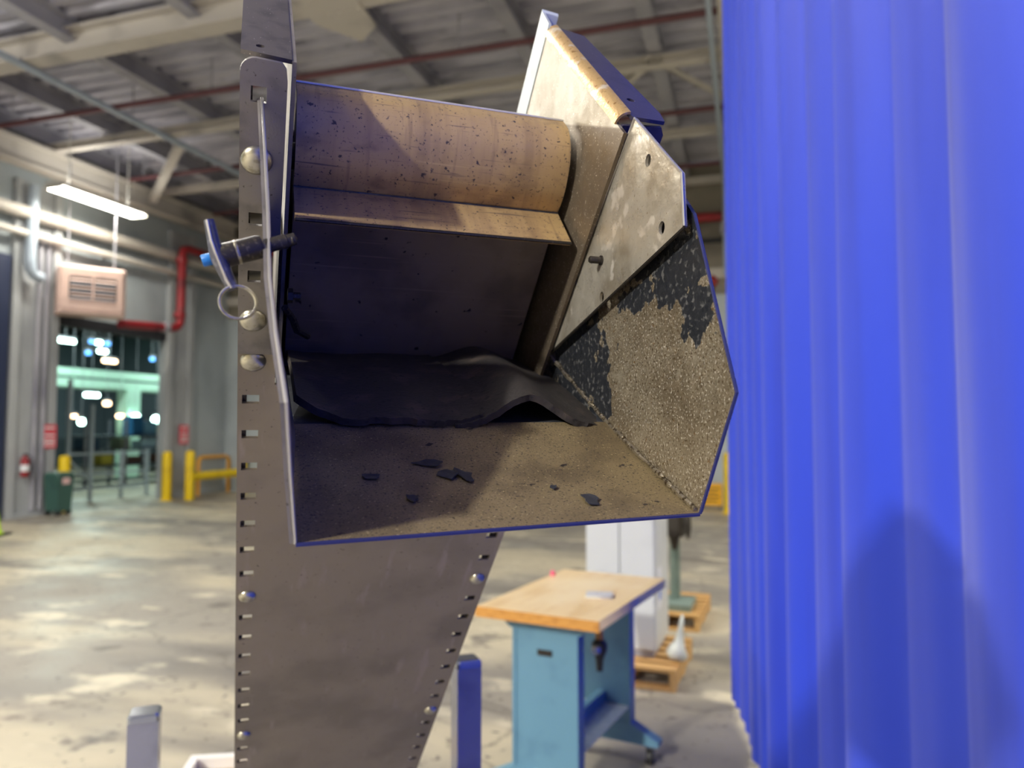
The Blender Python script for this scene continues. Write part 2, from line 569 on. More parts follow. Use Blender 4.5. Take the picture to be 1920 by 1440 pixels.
# wall heater
m_heater = M('heater_enamel', (226, 196, 184), 0.5, 0, [((206, 178, 168), 2.5, .5, .7)])
t = hall_thing('unit_heater', 'cream pink unit heater with dark louvres hung over the dock opening', 'heater', PW + .80, 11.52, 3.9)
t.scale = (.82, .82, .82)
t.rotation_euler.z = -PHI - R(36)
MB().cbox(-.55, .20, -.72, .72, .0, 1.15, .05).build('casing', m_heater, t)
MB().box(.185, .235, -.62, .62, .10, 1.06).build('front_frame', m_heater, t)
MB().box(.236, .24, -.50, .50, .34, .88).build('louvre_recess', m_dark, t)
for sx in (-1, 1):
    for k in range(6):
        z_ = .37 + k * .085
        a, b_ = (.03, .48) if sx > 0 else (-.48, -.03)
        MB().prism([(.24, a, z_), (.275, a, z_ - .028), (.275, b_, z_ - .028), (.24, b_, z_)], (0, 0, .016)).build('louvre', m_heater if k % 2 else m_steel_grey, t)
MB().box(.24, .262, -.02, .02, .33, .89).build('centre_bar', m_heater, t)
for dy in (-.5, .5):
    MB().tube((-.2, dy, 1.15), (-.2, dy, (CEIL + .04 - 3.9) / .82), .015, 6).build('hanger_rod', m_steel_grey, t)

# ------------------------------------------------------------------ ceiling lamps
m_lens = M('lamp_lens', (255, 250, 235), 0.4, 0, emit=((255, 247, 226), 26.0))
m_lamp = M('lamp_housing', (215, 215, 208), 0.4, 0.2)
def ceiling_lamp(p, q, z, lab, power=LAMP_POWER, length=2.0, up=1.1):
    t = hall_thing('ceiling_lamp', lab, 'lamp', p, q, z, 'long ceiling lamps')
    L2 = length / 2
    MB().prism([(-.2, -L2, .03), (-.2, -L2, .08), (-.1, -L2, .14), (.1, -L2, .14), (.2, -L2, .08), (.2, -L2, .03)], (0, length, 0)).build('housing', m_lamp, t)
    MB().box(-.17, .17, -L2 + .03, L2 - .03, .0, .03).build('lens', m_lens, t)
    for s_ in (-1, 1):
        MB().box(-.2, .2, s_ * (L2 + .01) - .012, s_ * (L2 + .01) + .012, -.005, .12).build('end_cap', m_lamp, t)
        MB().tube((0, s_ * L2 * .7, .14), (0, s_ * L2 * .7, CEIL - z + .04), .01, 6).build('hanger_rod', m_lamp, t)
    ld = bpy.data.lights.new('lamp_light', 'AREA')
    ld.shape = 'RECTANGLE'
    ld.size = .34
    ld.size_y = length
    ld.energy = power
    ld.color = LAMP_COL
    lo = bpy.data.objects.new('lamp_light', ld)
    col.objects.link(lo)
    lo.parent = t
    lo.location = (0, 0, -.012)
    lu = ld.copy()                     # upward light added to brighten the ceiling and what reflects it
    lu.energy = power * up
    lo = bpy.data.objects.new('fill_uplight', lu)
    col.objects.link(lo)
    lo.parent = t
    lo.location = (0, 0, .155)
    lo.rotation_euler = (math.pi, 0, 0)
    return t
ceiling_lamp(-12.0, 11.3, 6.05, 'long lit ceiling lamp hanging by the side wall above the heater', 70, 2.0, .3)
ceiling_lamp(-3.9, -7.85, 6.4, 'bright ceiling lamp far behind the camera to the left', 2500, 1.0, .1)
lamp_at = [(-8.0, 2.5), (-10.0, -3.5), (-4.4, 3.4), (-2.2, -2.6), (2.0, 4.6), (3.4, -2.8), (7.5, 1.5), (7.5, 8.0), (5.0, 12.5), (-10.0, 4.6), (3.2, 9.3)]  # last two are unseen lamps added to brighten the side wall and far floor
for i, (p, q) in enumerate(lamp_at):
    ceiling_lamp(p, q, 6.4, ['ceiling lamp left of the camera, ahead', 'ceiling lamp left of the camera, behind', 'ceiling lamp above the floor left of the conveyor',
                             'ceiling lamp just behind the camera', 'ceiling lamp above the far end of the curtain', 'ceiling lamp behind the curtain to the rear',
                             'ceiling lamp beyond the curtain at the right', 'ceiling lamp beyond the curtain further on', 'ceiling lamp beyond the curtain near the far wall', 'unseen ceiling lamp added outside the left border to brighten the side wall', 'unseen ceiling lamp added behind the curtain to brighten the far floor'][i], {3: 15, 5: 30, 4: 110, 0: 150, 10: 80, 1: 170, 2: 150}.get(i, LAMP_POWER))

# ================================================================== THE BLUE CURTAIN
m_curtain = M('blue_curtain_cloth', (18, 56, 198), 0.62, 0, [((15, 48, 180), (6, 6, .5), .45, .75, 3.0)], bump=(900, .12, .002), sheen=.12)
ct = thing('curtain', 'tall royal blue pleated curtain filling the right side', 'curtain', (1.1, 2.2, 0), 0)
def curtain_plan(d):
    x = .614 + .163 * d
    if d < 1.0:
        x = .777 + .02 * (1.0 - d)
    return x
NC, NZ = 1500, 14
D0, D1 = 4.72, -4.6
rows = []
rnd = random.Random(3)
ph, phs, k = 0.0, [], 0
folds = []
d = D0
while d > D1 - .5:                       # pleats of uneven width
    wd = rnd.uniform(.16, .55) if d < 3.4 else rnd.uniform(.10, .25)
    folds.append((d, wd, rnd.uniform(.03, .085) * wd / .4))
    d -= wd
def pleat(d):
    for (a, wd, am) in folds:
        if a >= d > a - wd:
            x = (a - d) / wd
            return am * (math.sin(math.pi * x) ** 1.3), x
    return 0, 0
for iz in range(NZ + 1):
    fz = iz / NZ
    z = .035 + 5.1 * fz
    r = []
    for i in range(NC + 1):
        d = D0 + (D1 - D0) * i / NC
        dd = d + .05 * math.sin(d * 2.3 + 1.5 * fz) * (1 - fz)
        a, x = pleat(dd)
        off = -a * (1.15 - .35 * fz) + .004 * math.sin(d * 17 + 1.2 * fz) + .0010 * math.sin(d * 41 - 1.5 * fz)
        hem = .0 if iz else .012 * math.sin(d * 9)
        r.append((curtain_plan(d) + off - 1.1, d - 2.2, z + hem))
    rows.append(r)
MB().sheet(rows, .003).build('cloth', m_curtain, ct, True, 80)
MB().path([(curtain_plan(D0 + (D1 - D0) * i / 40) - 1.1, D0 + (D1 - D0) * i / 40 - 2.2, 5.17) for i in range(41)], .022, 8).build('track', m_conduit, ct, True)
for dd in (4.5, 2.5, .6, -1.3, -4.2):
    MB().tube((curtain_plan(dd) - 1.1, dd - 2.2, 5.17), (curtain_plan(dd) - 1.1, dd - 2.2, CEIL), .008, 6).build('hanger_rod', m_conduit, ct)

# ================================================================== THE CONVEYOR
OU, OS = .15, 2.3
S2 = math.sqrt(2)
def H(u, s, z):            # conveyor coordinates (z from the camera height) to the thing's own
    return Vector((u - OU, s - OS, z + CAM_Z))
def HN(u, t, n):           # t down along the conveyor, n square to its pan
    return H(u, (n + t) / S2, (n - t) / S2)

m_pan = M('conveyor_steel', (158, 148, 128), 0.40, 0.55, [
    ((140, 131, 114), (9, 9, 9), .42, .66, 5.0), ((168, 156, 142), (60, 12, 12), .60, .75, 5.0), ((96, 88, 80), (240, 240, 240), .66, .74, 5.0)],
    bump=(500, .06, .001), rvar=(14, .32, .5))
m_strip = M('flange_steel', (142, 137, 130), 0.45, 0.5, [
    ((112, 108, 104), (30, 30, 30), .45, .7, 5.0), ((88, 82, 74), (300, 300, 300), .64, .74, 5.0)], bump=(700, .08, .001))
m_worn = M('worn_side_steel', (178, 170, 156), 0.4, 0.55, [
    ((150, 140, 122), (16, 16, 16), .42, .70, 5.0), ((206, 200, 190), (12, 12, 12), .54, .66, 5.0), ((224, 218, 206), (520, 520, 520), .66, .72, 3.0), ((120, 104, 82), (480, 480, 480), .66, .76, 4.0)],
    bump=(600, .10, .0012), rvar=(90, .28, .5))
m_bright = M('scratched_bright_steel', (190, 184, 170), 0.34, 0.6, [
    ((158, 148, 130), (24, 24, 24), .42, .66, 6.0), ((130, 114, 88), (420, 420, 420), .62, .76, 4.0), ((222, 216, 204), (34, 34, 34), .60, .66, 5.0)],
    bump=(60, .35, .004), rvar=(60, .22, .45))
m_drum = M('burnished_drum_steel', (192, 162, 112), 0.44, 0.34, [
    ((172, 144, 102), (70, 6, 6), .44, .70, 5.0), ((204, 174, 120), (8, 240, 240), .60, .76, 5.0), ((158, 132, 96), (150, 24, 12), .58, .76, 6.0),
    ((152, 126, 92), (26, 44, 44), .54, .72, 7.0), ((100, 86, 76), (420, 420, 420), .60, .70, 8.0), ((122, 104, 86), (20, 420, 420), .62, .74, 5.0), ((80, 70, 64), (150, 150, 150), .66, .71, 9.0)],
    bump=(200, .08, .001), rvar=(40, .34, .52))
m_tray = M('grimy_tray_steel', (140, 124, 92), 0.55, 0.4, [
    ((112, 98, 74), (20, 20, 20), .42, .66, 6.0), ((70, 62, 52), (620, 620, 620), .54, .70, 5.0), ((180, 164, 124), (520, 520, 520), .62, .72, 4.0),
    ((52, 46, 44), (60, 90, 60), .68, .71, 7.0)], bump=(600, .25, .0015))
m_belt = M('return_belt_cloth', (150, 136, 122), 0.42, 0.45, [
    ((126, 114, 104), (18, 18, 18), .42, .66, 6.0), ((164, 148, 132), (6, 260, 260), .58, .72, 5.0), ((44, 40, 42), (120, 120, 120), .66, .72, 6.0)])
m_rubber = M('black_rubber', (44, 40, 38), 0.7, 0, [
    ((70, 60, 54), (40, 40, 40), .48, .7, 6.0), ((20, 20, 22), (200, 200, 200), .58, .7, 5.0), ((96, 88, 78), (700, 700, 700), .70, .74, 3.0)], bump=(300, .3, .002))
m_galv = M('galvanised_rail', (214, 222, 222), 0.38, 0.5, [((196, 206, 208), (30, 30, 30), .45, .7, 4.0)])
m_zinc = M('zinc_bolt', (186, 182, 166), 0.3, 0.9, [((150, 144, 124), 160, .45, .7, 5.0)])
m_chrome = M('polished_pin_steel', (84, 84, 92), 0.4, 0.45, [((120, 120, 128), 220, .5, .7, 4.0)])
m_black_steel = M('black_oxide_steel', (58, 54, 50), 0.42, 0.6, [((98, 90, 76), 420, .56, .7, 5.0)], bump=(900, .2, .001))
m_blue_cap = M('blue_button', (30, 122, 196), 0.4, 0)
m_weld = M('weld_bead_steel', (176, 166, 146), 0.32, 0.85, [((92, 80, 62), 300, .5, .62, 5.0)], bump=(300, .5, .002))
m_liner = M('pale_channel_liner', (206, 184, 150), 0.6, 0, [((170, 148, 118), 120, .45, .7, 5.0)])
m_flake = M('dark_paint_flake', (48, 50, 56), 0.5, 0, [((74, 76, 80), 160, .5, .7)])
m_post = M('satin_grey_post_paint', (150, 152, 164), 0.22, 0.45, [((132, 134, 148), 10, .5, .7)])
m_cap = M('post_cap_steel', (170, 176, 186), 0.2, 0.85)

# the hood side plate: speckled steel with two patches of black paint peeling off
def peel_material():
    m = M('peeling_hood_steel', (154, 143, 122), 0.42, 0.45, [
        ((124, 111, 90), (18, 18, 18), .42, .72, 6.0), ((96, 80, 58), (520, 520, 520), .52, .66, 5.0), ((214, 206, 190), (560, 560, 560), .57, .66, 4.0),
        ((170, 160, 140), (50, 50, 50), .6, .76, 5.0), ((128, 98, 60), (300, 300, 300), .66, .72, 4.0)], bump=(600, .16, .0015), rvar=(160, .24, .55))
    nt = m.node_tree
    N, L = nt.nodes, nt.links
    b = N['Principled BSDF']
    tc = N.new('ShaderNodeTexCoord')
    nz = N.new('ShaderNodeTexNoise')
    nz.inputs['Scale'].default_value = 85
    nz.inputs['Detail'].default_value = 7
    L.new(tc.outputs['Object'], nz.inputs['Vector'])
    total = None
    blobs = [((.452, .113), (.046, .030)), ((.430, .080), (.020, .022)), ((.625, .055), (.055, .055)), ((.575, .035), (.020, .036)), ((.51, .10), (.035, .010)), ((.475, .125), (.05, .016))]
    for (cs, cz), (rs, rz) in blobs:
        c = H(.284, cs, cz)
        mp = N.new('ShaderNodeMapping')
        mp.vector_type = 'POINT'
        mp.inputs['Scale'].default_value = (0.0, 1 / rs, 1 / rz)
        mp.inputs['Location'].default_value = (0, -c.y / rs, -c.z / rz)
        L.new(tc.outputs['Object'], mp.inputs[0])
        ln = N.new('ShaderNodeVectorMath')
        ln.operation = 'LENGTH'
        L.new(mp.outputs[0], ln.inputs[0])
        if total is None:
            total = ln.outputs['Value']
        else:
            mn = N.new('ShaderNodeMath')
            mn.operation = 'MINIMUM'
            L.new(total, mn.inputs[0])
            L.new(ln.outputs['Value'], mn.inputs[1])
            total = mn.outputs[0]
    ma = N.new('ShaderNodeMath')
    ma.operation = 'MULTIPLY_ADD'
    L.new(nz.outputs['Fac'], ma.inputs[0])
    ma.inputs[1].default_value = 2.2
    ma.inputs[2].default_value = -1.1
    ad = N.new('ShaderNodeMath')
    ad.operation = 'ADD'
    L.new(ma.outputs[0], ad.inputs[0])
    L.new(total, ad.inputs[1])
    mr = N.new('ShaderNodeMapRange')
    mr.inputs['From Min'].default_value = 1.03
    mr.inputs['From Max'].default_value = .97
    L.new(ad.outputs[0], mr.inputs['Value'])
    src = b.inputs['Base Color'].links[0].from_socket
    # paint colour itself mottled
    pc = N.new('ShaderNodeMix')
    pc.data_type = 'RGBA'
    n2 = N.new('ShaderNodeTexNoise')
    n2.inputs['Scale'].default_value = 230
    n2.inputs['Detail'].default_value = 5
    L.new(tc.outputs['Object'], n2.inputs['Vector'])
    r2 = N.new('ShaderNodeMapRange')
    r2.inputs['From Min'].default_value = .56
    r2.inputs['From Max'].default_value = .66
    L.new(n2.outputs['Fac'], r2.inputs['Value'])
    L.new(r2.outputs[0], pc.inputs['Factor'])
    pc.inputs[6].default_value = lin((34, 36, 40))
    pc.inputs[7].default_value = lin((86, 86, 86))
    mx = N.new('ShaderNodeMix')
    mx.data_type = 'RGBA'
    L.new(mr.outputs[0], mx.inputs['Factor'])
    L.new(src, mx.inputs[6])
    L.new(pc.outputs[2], mx.inputs[7])
    L.new(mx.outputs[2], b.inputs['Base Color'])
    iv = N.new('ShaderNodeMath')
    iv.operation = 'MULTIPLY_ADD'
    L.new(mr.outputs[0], iv.inputs[0])
    iv.inputs[1].default_value = -.6
    iv.inputs[2].default_value = .6
    L.new(iv.outputs[0], b.inputs['Metallic'])
    return m
m_peel = peel_material()

def two_tone_side():
    m = M('two_tone_side_steel', (182, 174, 160), 0.4, 0.55, [
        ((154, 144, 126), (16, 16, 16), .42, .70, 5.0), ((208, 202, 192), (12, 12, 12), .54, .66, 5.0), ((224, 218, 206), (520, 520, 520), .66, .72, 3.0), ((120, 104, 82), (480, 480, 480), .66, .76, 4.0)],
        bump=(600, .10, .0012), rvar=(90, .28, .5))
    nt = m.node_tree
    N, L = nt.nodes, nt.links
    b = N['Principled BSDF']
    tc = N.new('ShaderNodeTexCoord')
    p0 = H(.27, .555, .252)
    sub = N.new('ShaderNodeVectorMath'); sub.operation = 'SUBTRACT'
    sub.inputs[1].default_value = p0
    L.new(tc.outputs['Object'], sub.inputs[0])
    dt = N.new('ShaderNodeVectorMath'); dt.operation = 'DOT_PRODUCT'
    nn = Vector((0, .05, -.121)).normalized()        # steel is darker below this line
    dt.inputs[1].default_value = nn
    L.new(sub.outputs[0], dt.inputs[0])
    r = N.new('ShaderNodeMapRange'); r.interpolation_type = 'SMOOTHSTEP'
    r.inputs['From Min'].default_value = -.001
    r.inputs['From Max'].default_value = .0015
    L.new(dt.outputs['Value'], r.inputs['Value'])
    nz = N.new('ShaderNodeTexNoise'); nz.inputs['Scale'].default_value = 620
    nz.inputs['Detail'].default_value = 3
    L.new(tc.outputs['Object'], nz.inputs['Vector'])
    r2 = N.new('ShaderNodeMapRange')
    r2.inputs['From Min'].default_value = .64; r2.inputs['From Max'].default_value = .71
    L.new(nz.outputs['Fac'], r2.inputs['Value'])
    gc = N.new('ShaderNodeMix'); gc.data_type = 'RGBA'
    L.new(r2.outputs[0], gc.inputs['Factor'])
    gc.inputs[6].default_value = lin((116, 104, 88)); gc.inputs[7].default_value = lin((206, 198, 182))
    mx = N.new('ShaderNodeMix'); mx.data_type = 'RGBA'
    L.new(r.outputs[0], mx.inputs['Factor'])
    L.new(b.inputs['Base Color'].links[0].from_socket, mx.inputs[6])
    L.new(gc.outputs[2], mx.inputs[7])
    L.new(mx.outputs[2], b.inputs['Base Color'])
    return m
m_two_tone = two_tone_side()

cv = thing('inclined_conveyor', 'inclined steel conveyor with open discharge hood filling the centre of the picture', 'conveyor', HW(OU, OS, 0), PSI)

N0 = .532                  # outer face of the pan
UL, UR = -.009, .303
SL, SR = .024, .270        # the two side plates
TEND = 2.72
PITCH = .0457
# --- pan with two rows of real slots
holes, bolts_l, bolts_r = [], [], []
for i in range(34):
    t = .4965 + PITCH * i
    if i in (7, 15, 23, 31):
        bolts_l.append(t)
    else:
        holes.append((-.0050, .0100, t - .0055, t + .0055))
for i in range(32):
    t = .7215 + PITCH * i
    if i in (2, 10, 18, 26):
        bolts_r.append(t)
    else:
        holes.append((.2805, .2945, t - .0052, t + .0052))
slot_plate(UL, SL - .001, .435, .478, [], .003, lambda a, b_, h: HN(a, b_, N0 + h), 'flange_joint', m_pan, cv)
slot_plate(UL, UR, .478, TEND, holes, .003, lambda a, b_, h: HN(a, b_, N0 + h), 'bottom_pan', m_pan, cv)
# --- upper part of the left flange, lapped over the pan at its lower end
c_ = .010
outl = [(UL, .440), (UL, .187 + c_)]
outl += [(UL + c_ - c_ * math.cos(a), .187 + c_ - c_ * math.sin(a)) for a in [math.pi / 2 * k / 6 for k in range(1, 7)]]
outl += [(.0175, .188), (.0205, .192), (.0215, .200), (.0215, .326), (.0150, .328), (.0215, .440)]
sq = [rect(-.0020, .0082, .2055, .2165), rect(-.0020, .0080, .3015, .3125), rect(-.0020, .0080, .3535, .3645)]
cut_plate(outl, sq, .003, lambda a, b_, h: HN(a, b_, N0 - .003 + h), 'side_flange', m_strip, cv)
# dark strips added to stand for the darkness seen through the slots' outer ends
MB().prism([HN(-.0085, .20, N0 + .004), HN(-.0008, .20, N0 + .004), HN(-.0008, 2.2, N0 + .004), HN(-.0085, 2.2, N0 + .004)], HN(0, 0, .003) - HN(0, 0, 0)).build('dark_backing', m_black_steel, cv)
MB().prism([HN(.2875, .60, N0 + .004), HN(.3025, .60, N0 + .004), HN(.3025, 2.2, N0 + .004), HN(.2875, 2.2, N0 + .004)], HN(0, 0, .003) - HN(0, 0, 0)).build('dark_backing', m_black_steel, cv)
MB().prism([HN(.0212, .329, N0 + .0005), HN(.0212, .470, N0 + .0005), HN(.0212, .470, N0 + .05), HN(.0212, .329, N0 + .05)], (.0024, 0, 0)).build('shade_plate', m_black_steel, cv)  # black plate added to give the gap beside the hinge its shade
# --- side plates
TOPN = .740
MB().prism([HN(SL, .188, N0 + .0031), HN(SL, .188, TOPN), HN(SL, TEND, TOPN), HN(SL, TEND, N0 + .0031)], (.003, 0, 0)).build('side_plate', m_strip, cv)
MB().prism([HN(SR, .196, .5165), HN(SR, .196, TOPN), HN(SR, TEND, TOPN), HN(SR, TEND, N0 + .0031), HN(SR, .470, N0 + .0031), HN(SR, .470, .5165)], (.003, 0, 0)).build('side_plate', m_two_tone, cv)
m_endf = M('dark_blue_enamel', (66, 62, 84), .38, .35, [((50, 48, 72), (60, 60, 60), .45, .7, 5.0), ((168, 160, 160), (620, 620, 620), .70, .74, 3.0)], bump=(500, .1, .001))
m_tongue = M('dull_dark_steel', (92, 87, 86), .45, .4, [((72, 68, 70), (60, 60, 60), .45, .7, 5.0), ((176, 170, 166), (620, 620, 620), .70, .74, 3.0)])
m_rimblue = M('blue_enamel_rim', (48, 52, 100), .35, .2)
# --- end flanges square to the side plates
cut_plate([(UL, .542), (UL, .780), (.024, .780), (.024, .536)], [circ(.0035, .553, .003, 10)], .003, lambda a, b_, h: HN(a, .187 - h + .003, b_), 'end_flange', m_tongue, cv)
cut_plate([(SR + .009, N0 - .003), (SR + .009, TOPN), (UR + .001, TOPN - .012), (UR + .008, N0 + .014), (UR + .005, N0 - .003)],
          [circ(.292, .566, .0035, 10)], .003, lambda a, b_, h: HN(a, .187 - h + .003, b_), 'end_flange', m_endf, cv)
m_gold = M('golden_highlight_steel', (206, 172, 118), .34, .6, [((156, 116, 66), (200, 200, 200), .56, .72, 6.0), ((232, 220, 196), (60, 60, 60), .55, .68, 5.0)], bump=(400, .25, .002))  # golden highlight of the bend is painted into this steel's colour
prof = []
for k in range(9):
    a = math.pi / 2 * k / 8
    prof.append((SR + .009 - .009 * math.cos(a), .1965 - .0095 * math.sin(a)))
MB().sheet([[HN(u, t, n) for (u, t) in prof] for n in [N0 + .001 + (TOPN - N0 - .001) * i / 6 for i in range(7)]], -.002).build('rolled_bend', m_gold, cv, True, 60)
# right bottom flange
cut_plate([(SR + .0035, .195), (UR + .004, .192), (UR + .008, .198), (UR + .008, .31), (SR + .0035, .31)], [rect(.281, .2945, .232, .243), rect(.281, .2945, .276, .287)], .003, lambda a, b_, h: HN(a, b_, N0 - .003 + h), 'side_flange', m_endf, cv)
# --- bright galvanised rail along the top of the right side plate
rw = []
for t in (.188, .5, 1.2, 2.4):
    rw.append([HN(SR - .001, t, TOPN - .002), HN(SR + .004, t, TOPN + .012), HN(SR + .008, t, TOPN + .050)])
MB().sheet(rw, .003).build('top_rail', m_galv, cv)
MB().prism([HN(SR + .008, .188, TOPN + .050), HN(SR + .024, .188, TOPN + .044), HN(SR + .024, 2.4, TOPN + .044), HN(SR + .008, 2.4, TOPN + .050)], (0, 0, .003)).build('top_rail_lip', m_galv, cv)

m_highlight = M('painted_edge_highlight', (226, 222, 210), .35, .4)
# --- drum cover, scraper lip, return belt
DU0, DU1 = .0315, .2625
drum_prof = [(.617, .194), (.6035, .205), (.594, .219), (.588, .234), (.5875, .248), (.592, .262), (.603, .2735)]
fine = []
for i in range(len(drum_prof) - 1):
    p0 = Vector(drum_prof[max(i - 1, 0)]); p1 = Vector(drum_prof[i]); p2 = Vector(drum_prof[i + 1]); p3 = Vector(drum_prof[min(i + 2, len(drum_prof) - 1)])
    for k in range(5):
        x = k / 5
        fine.append(.5 * ((2 * p1) + (p2 - p0) * x + (2 * p0 - 5 * p1 + 4 * p2 - p3) * x * x + (3 * p1 - p0 - 3 * p2 + p3) * x ** 3))
fine.append(Vector(drum_prof[-1]))
MB().sheet([[H(DU0 + (DU1 - DU0) * j / 12, p.x, p.y) for j in range(13)] for p in fine], .0035).build('drum_cover', m_drum, cv, True, 50)
MB().sheet([[H(DU0 + (DU1 - DU0) * j / 12, .617 - .030 * k / 2, .194 - .034 * k / 2) for j in range(13)] for k in (2, 1, 0)], .0035).build('scraper_lip', m_drum, cv)
MB().prism([HN(DU0 + .001, .305, .573), HN(DU1, .305, .573), HN(DU1, 2.5, .573), HN(DU0 + .001, 2.5, .573)], HN(0, 0, .004) - HN(0, 0, 0)).build('return_belt', m_belt, cv)
MB().tube(H(DU0 + .004, .668, .236), H(DU1 - .004, .668, .236), .05, 24).build('head_pulley', m_black_steel, cv, True)
MB().tube(H(SL, .668, .236), H(SR + .02, .668, .236), .012, 12).build('pulley_shaft', m_black_steel, cv, True)

MB().prism([HN(DU0 + .001, .305, .689), HN(DU1, .305, .689), HN(DU1, 2.5, .689), HN(DU0 + .001, 2.5, .689)], HN(0, 0, .004) - HN(0, 0, 0)).build('carry_belt', m_belt, cv)
MB().path([H(DU0 + (DU1 - DU0) * j / 8, .6165, .1935) for j in range(9)], .0009, 6).build('crease_line', m_flake, cv)
MB().path([H(DU0 + (DU1 - DU0) * j / 8, .5872, .1590) for j in range(9)], .0014, 6).build('lip_edge', m_black_steel, cv)
MB().path([H(DU0 + (DU1 - DU0) * j / 8, .6035, .2745) for j in range(9)], .0011, 6).build('drum_highlight', m_highlight, cv)  # pale bead paints the light caught along the drum's top edge

# --- discharge hood
HU = .284
HT = .003
rp = [H(HU, .430, -.057), H(HU, .389, .021), H(HU, .432, .145), H(HU, .500, .225), H(HU, .560, .180), H(HU, .740, .082), H(HU, .740, .050), H(HU, .562, -.004)]
MB().prism(rp, (HT, 0, 0)).build('hood_side_plate', m_peel, cv)
# rim of the right hood plate
MB().path([H(HU + .001, .430, -.0575), H(HU + .001, .3885, .021), H(HU + .001, .4315, .145)], .0012, 6).build('plate_rim', m_rimblue, cv)
# left hood plate (bent outwards at the top, hooked into the first slot of the flange)
lf = [(.0040, .527, .224), (.0062, .490, .174), (.0080, .455, .125), (.0090, .428, .082), (.0120, .408, .050), (.0170, .389, .012), (.0205, .409, -.024), (.0250, .431, -.064)]
lr = [(.0042, .5285, .2245), (.0066, .512, .178), (.0108, .592, .160), (.0145, .632, .118), (.0195, .666, .082), (.0300, .640, .042), (.0310, .600, .020), (.0320, .552, -.003)]
rows = []
for (a, b_) in zip(lf, lr):
    A, C = Vector(a), Vector(b_)
    rows.append([H(*(A + (C - A) * k / 4)) for k in range(5)])
MB().sheet(rows, -.002).build('hood_side_plate', m_strip, cv)
m_edge = M('bare_sheared_edge', (206, 204, 200), .3, .8)
MB().path([H(a[0] + .0012, a[1] - .0006, a[2]) for a in lf], .0011, 6).build('plate_rim', m_edge, cv)
# tray and the ramp behind it
tr0 = [(.0262, .431, -.0635), (HU, .430, -.057)]
rows = []
for k in range(7):
    x = k / 6
    s = .430 + (.562 - .430) * x
    z0 = -.0635 + (.002 + .0635) * x
    z1 = -.057 + (.004 + .057) * x
    sag = -.0025 * math.sin(math.pi * x)
    rows.append([H(.0262 + (HU - .0262) * j / 10, s, z0 + (z1 - z0) * j / 10 + sag) for j in range(11)])
MB().sheet(rows, .003).build('chute_tray', m_tray, cv, True, 60)
MB().sheet([[H(.027, .562, .001), H(HU, .562, .003)], [H(.024, .735, .0575), H(HU, .735, .0575)]], .003).build('chute_ramp', m_flake, cv)
MB().path([H(.0262 + (HU - .0262) * j / 10, .4296, -.0648 + .0065 * j / 10) for j in range(11)], .0013, 6).build('tray_lip', m_rimblue, cv)
# weld bead between tray and right plate
rnd = random.Random(11)
pts, rr = [], []
for i in range(46):
    x = i / 45
    pts.append(H(HU - .0015 + rnd.uniform(-.0006, .0006), .431 + (.690 - .431) * x, (-.0555 if x < .506 else -.0555) + ((.0595) * min(x / .506, 1)) + max(0, x - .506) / .494 * .070))
    rr.append(.0019 + rnd.uniform(-.0007, .0009))
MB().path(pts, rr, 7).build('weld_bead', m_weld, cv)
# bent gusset bolted inside the right plate
GU = .275
g_out = [(.495, .2355), (.463, .2035), (.431, .172), (.429, .135), (.455, .1285), (.505, .113), (.560, .0985), (.6705, .0705), (.655, .087), (.6235, .117), (.600, .1415), (.582, .155), (.552, .182)]
g_out = [(.495, .2355), (.463, .2035), (.431, .172), (.429, .135), (.671, .0705), (.6235, .117), (.599, .1415), (.582, .155), (.540, .1945)]
cut_plate(g_out, [circ(.476, .196, .0042, 14, .0048), circ(.458, .141, .0042, 14, .0048), circ(.554, .107, .0040, 14, .0046)], .0025,
          lambda a, b_, h: H(GU + h, a, b_), 'gusset_plate', m_bright, cv)
MB().path([H(GU + .0012, *p) for p in g_out[3:6]][:2], .0014, 6).build('gusset_rim', m_black_steel, cv)
MB().path([H(GU - .0002, *p) for p in [g_out[4], g_out[5], g_out[6], g_out[7], g_out[8], g_out[0], g_out[1], g_out[2], g_out[3]]], .0011, 6).build('gusset_rim', m_edge, cv)
MB().prism([H(GU + .0025, .50, .222), H(GU + .0025, .44, .165), H(GU + .0025, .56, .17)], (.006, 0, 0)).build('spacer_block', m_black_steel, cv)
MB().lathe(H(GU, .554, .138), (-1, 0, 0), [(.0042, 0), (.0042, .001), (.0030, .0012), (.0030, .010), (.0024, .011), (.0012, .0112)], 14).build('stud', m_black_steel, cv, True)

# --- rubber flap, two torn pieces
def flap(u0, u1, lift, jag, name_seed, nu=40):
    rnd = random.Random(name_seed)
    edge = [rnd.uniform(-1, 1) * jag for _ in range(nu + 1)]
    rows = []
    nv = 16
    for i in range(nv + 1):
        x = i / nv                     # 0 at the back
        r = []
        for j in range(nu + 1):
            u = u0 + (u1 - u0) * j / nu
            sf = .553 + edge[j]
            if u < .075:
                sf += .05 * ((.075 - u) / .045) ** 2 * .55
            if u > .262:
                sf += .008 * ((u - .262) / .02)
            s = .742 + (sf - .742) * x
            ramp = .003 + max(0.0, s - .562) / .160 * .056 - max(0.0, .562 - s) * .47
            hump = .020 * math.exp(-((u - (.216 - .004 * x)) / .032) ** 2) * (.75 + .35 * x)
            curl = .012 * max(0.0, (.075 - u) / .045) ** 1.6 * x
            bow = .006 * math.sin(math.pi * min(1, x * 1.02)) * (1 if u < .18 else .7)
            endd = -.006 * max(0.0, (u - .262) / .02) * x
            r.append(H(u, s, ramp + lift + hump + curl + bow + endd + .0035 + .0012 * math.sin(u * 60 + 2 * x)))
        rows.append(r)
    return MB().sheet(rows, -.0055).build('rubber_flap', m_rubber, cv, True, 50)
flap(.034, .172, .0032, .0018, 4)
flap(.150, .2815, .0, .0009, 9)

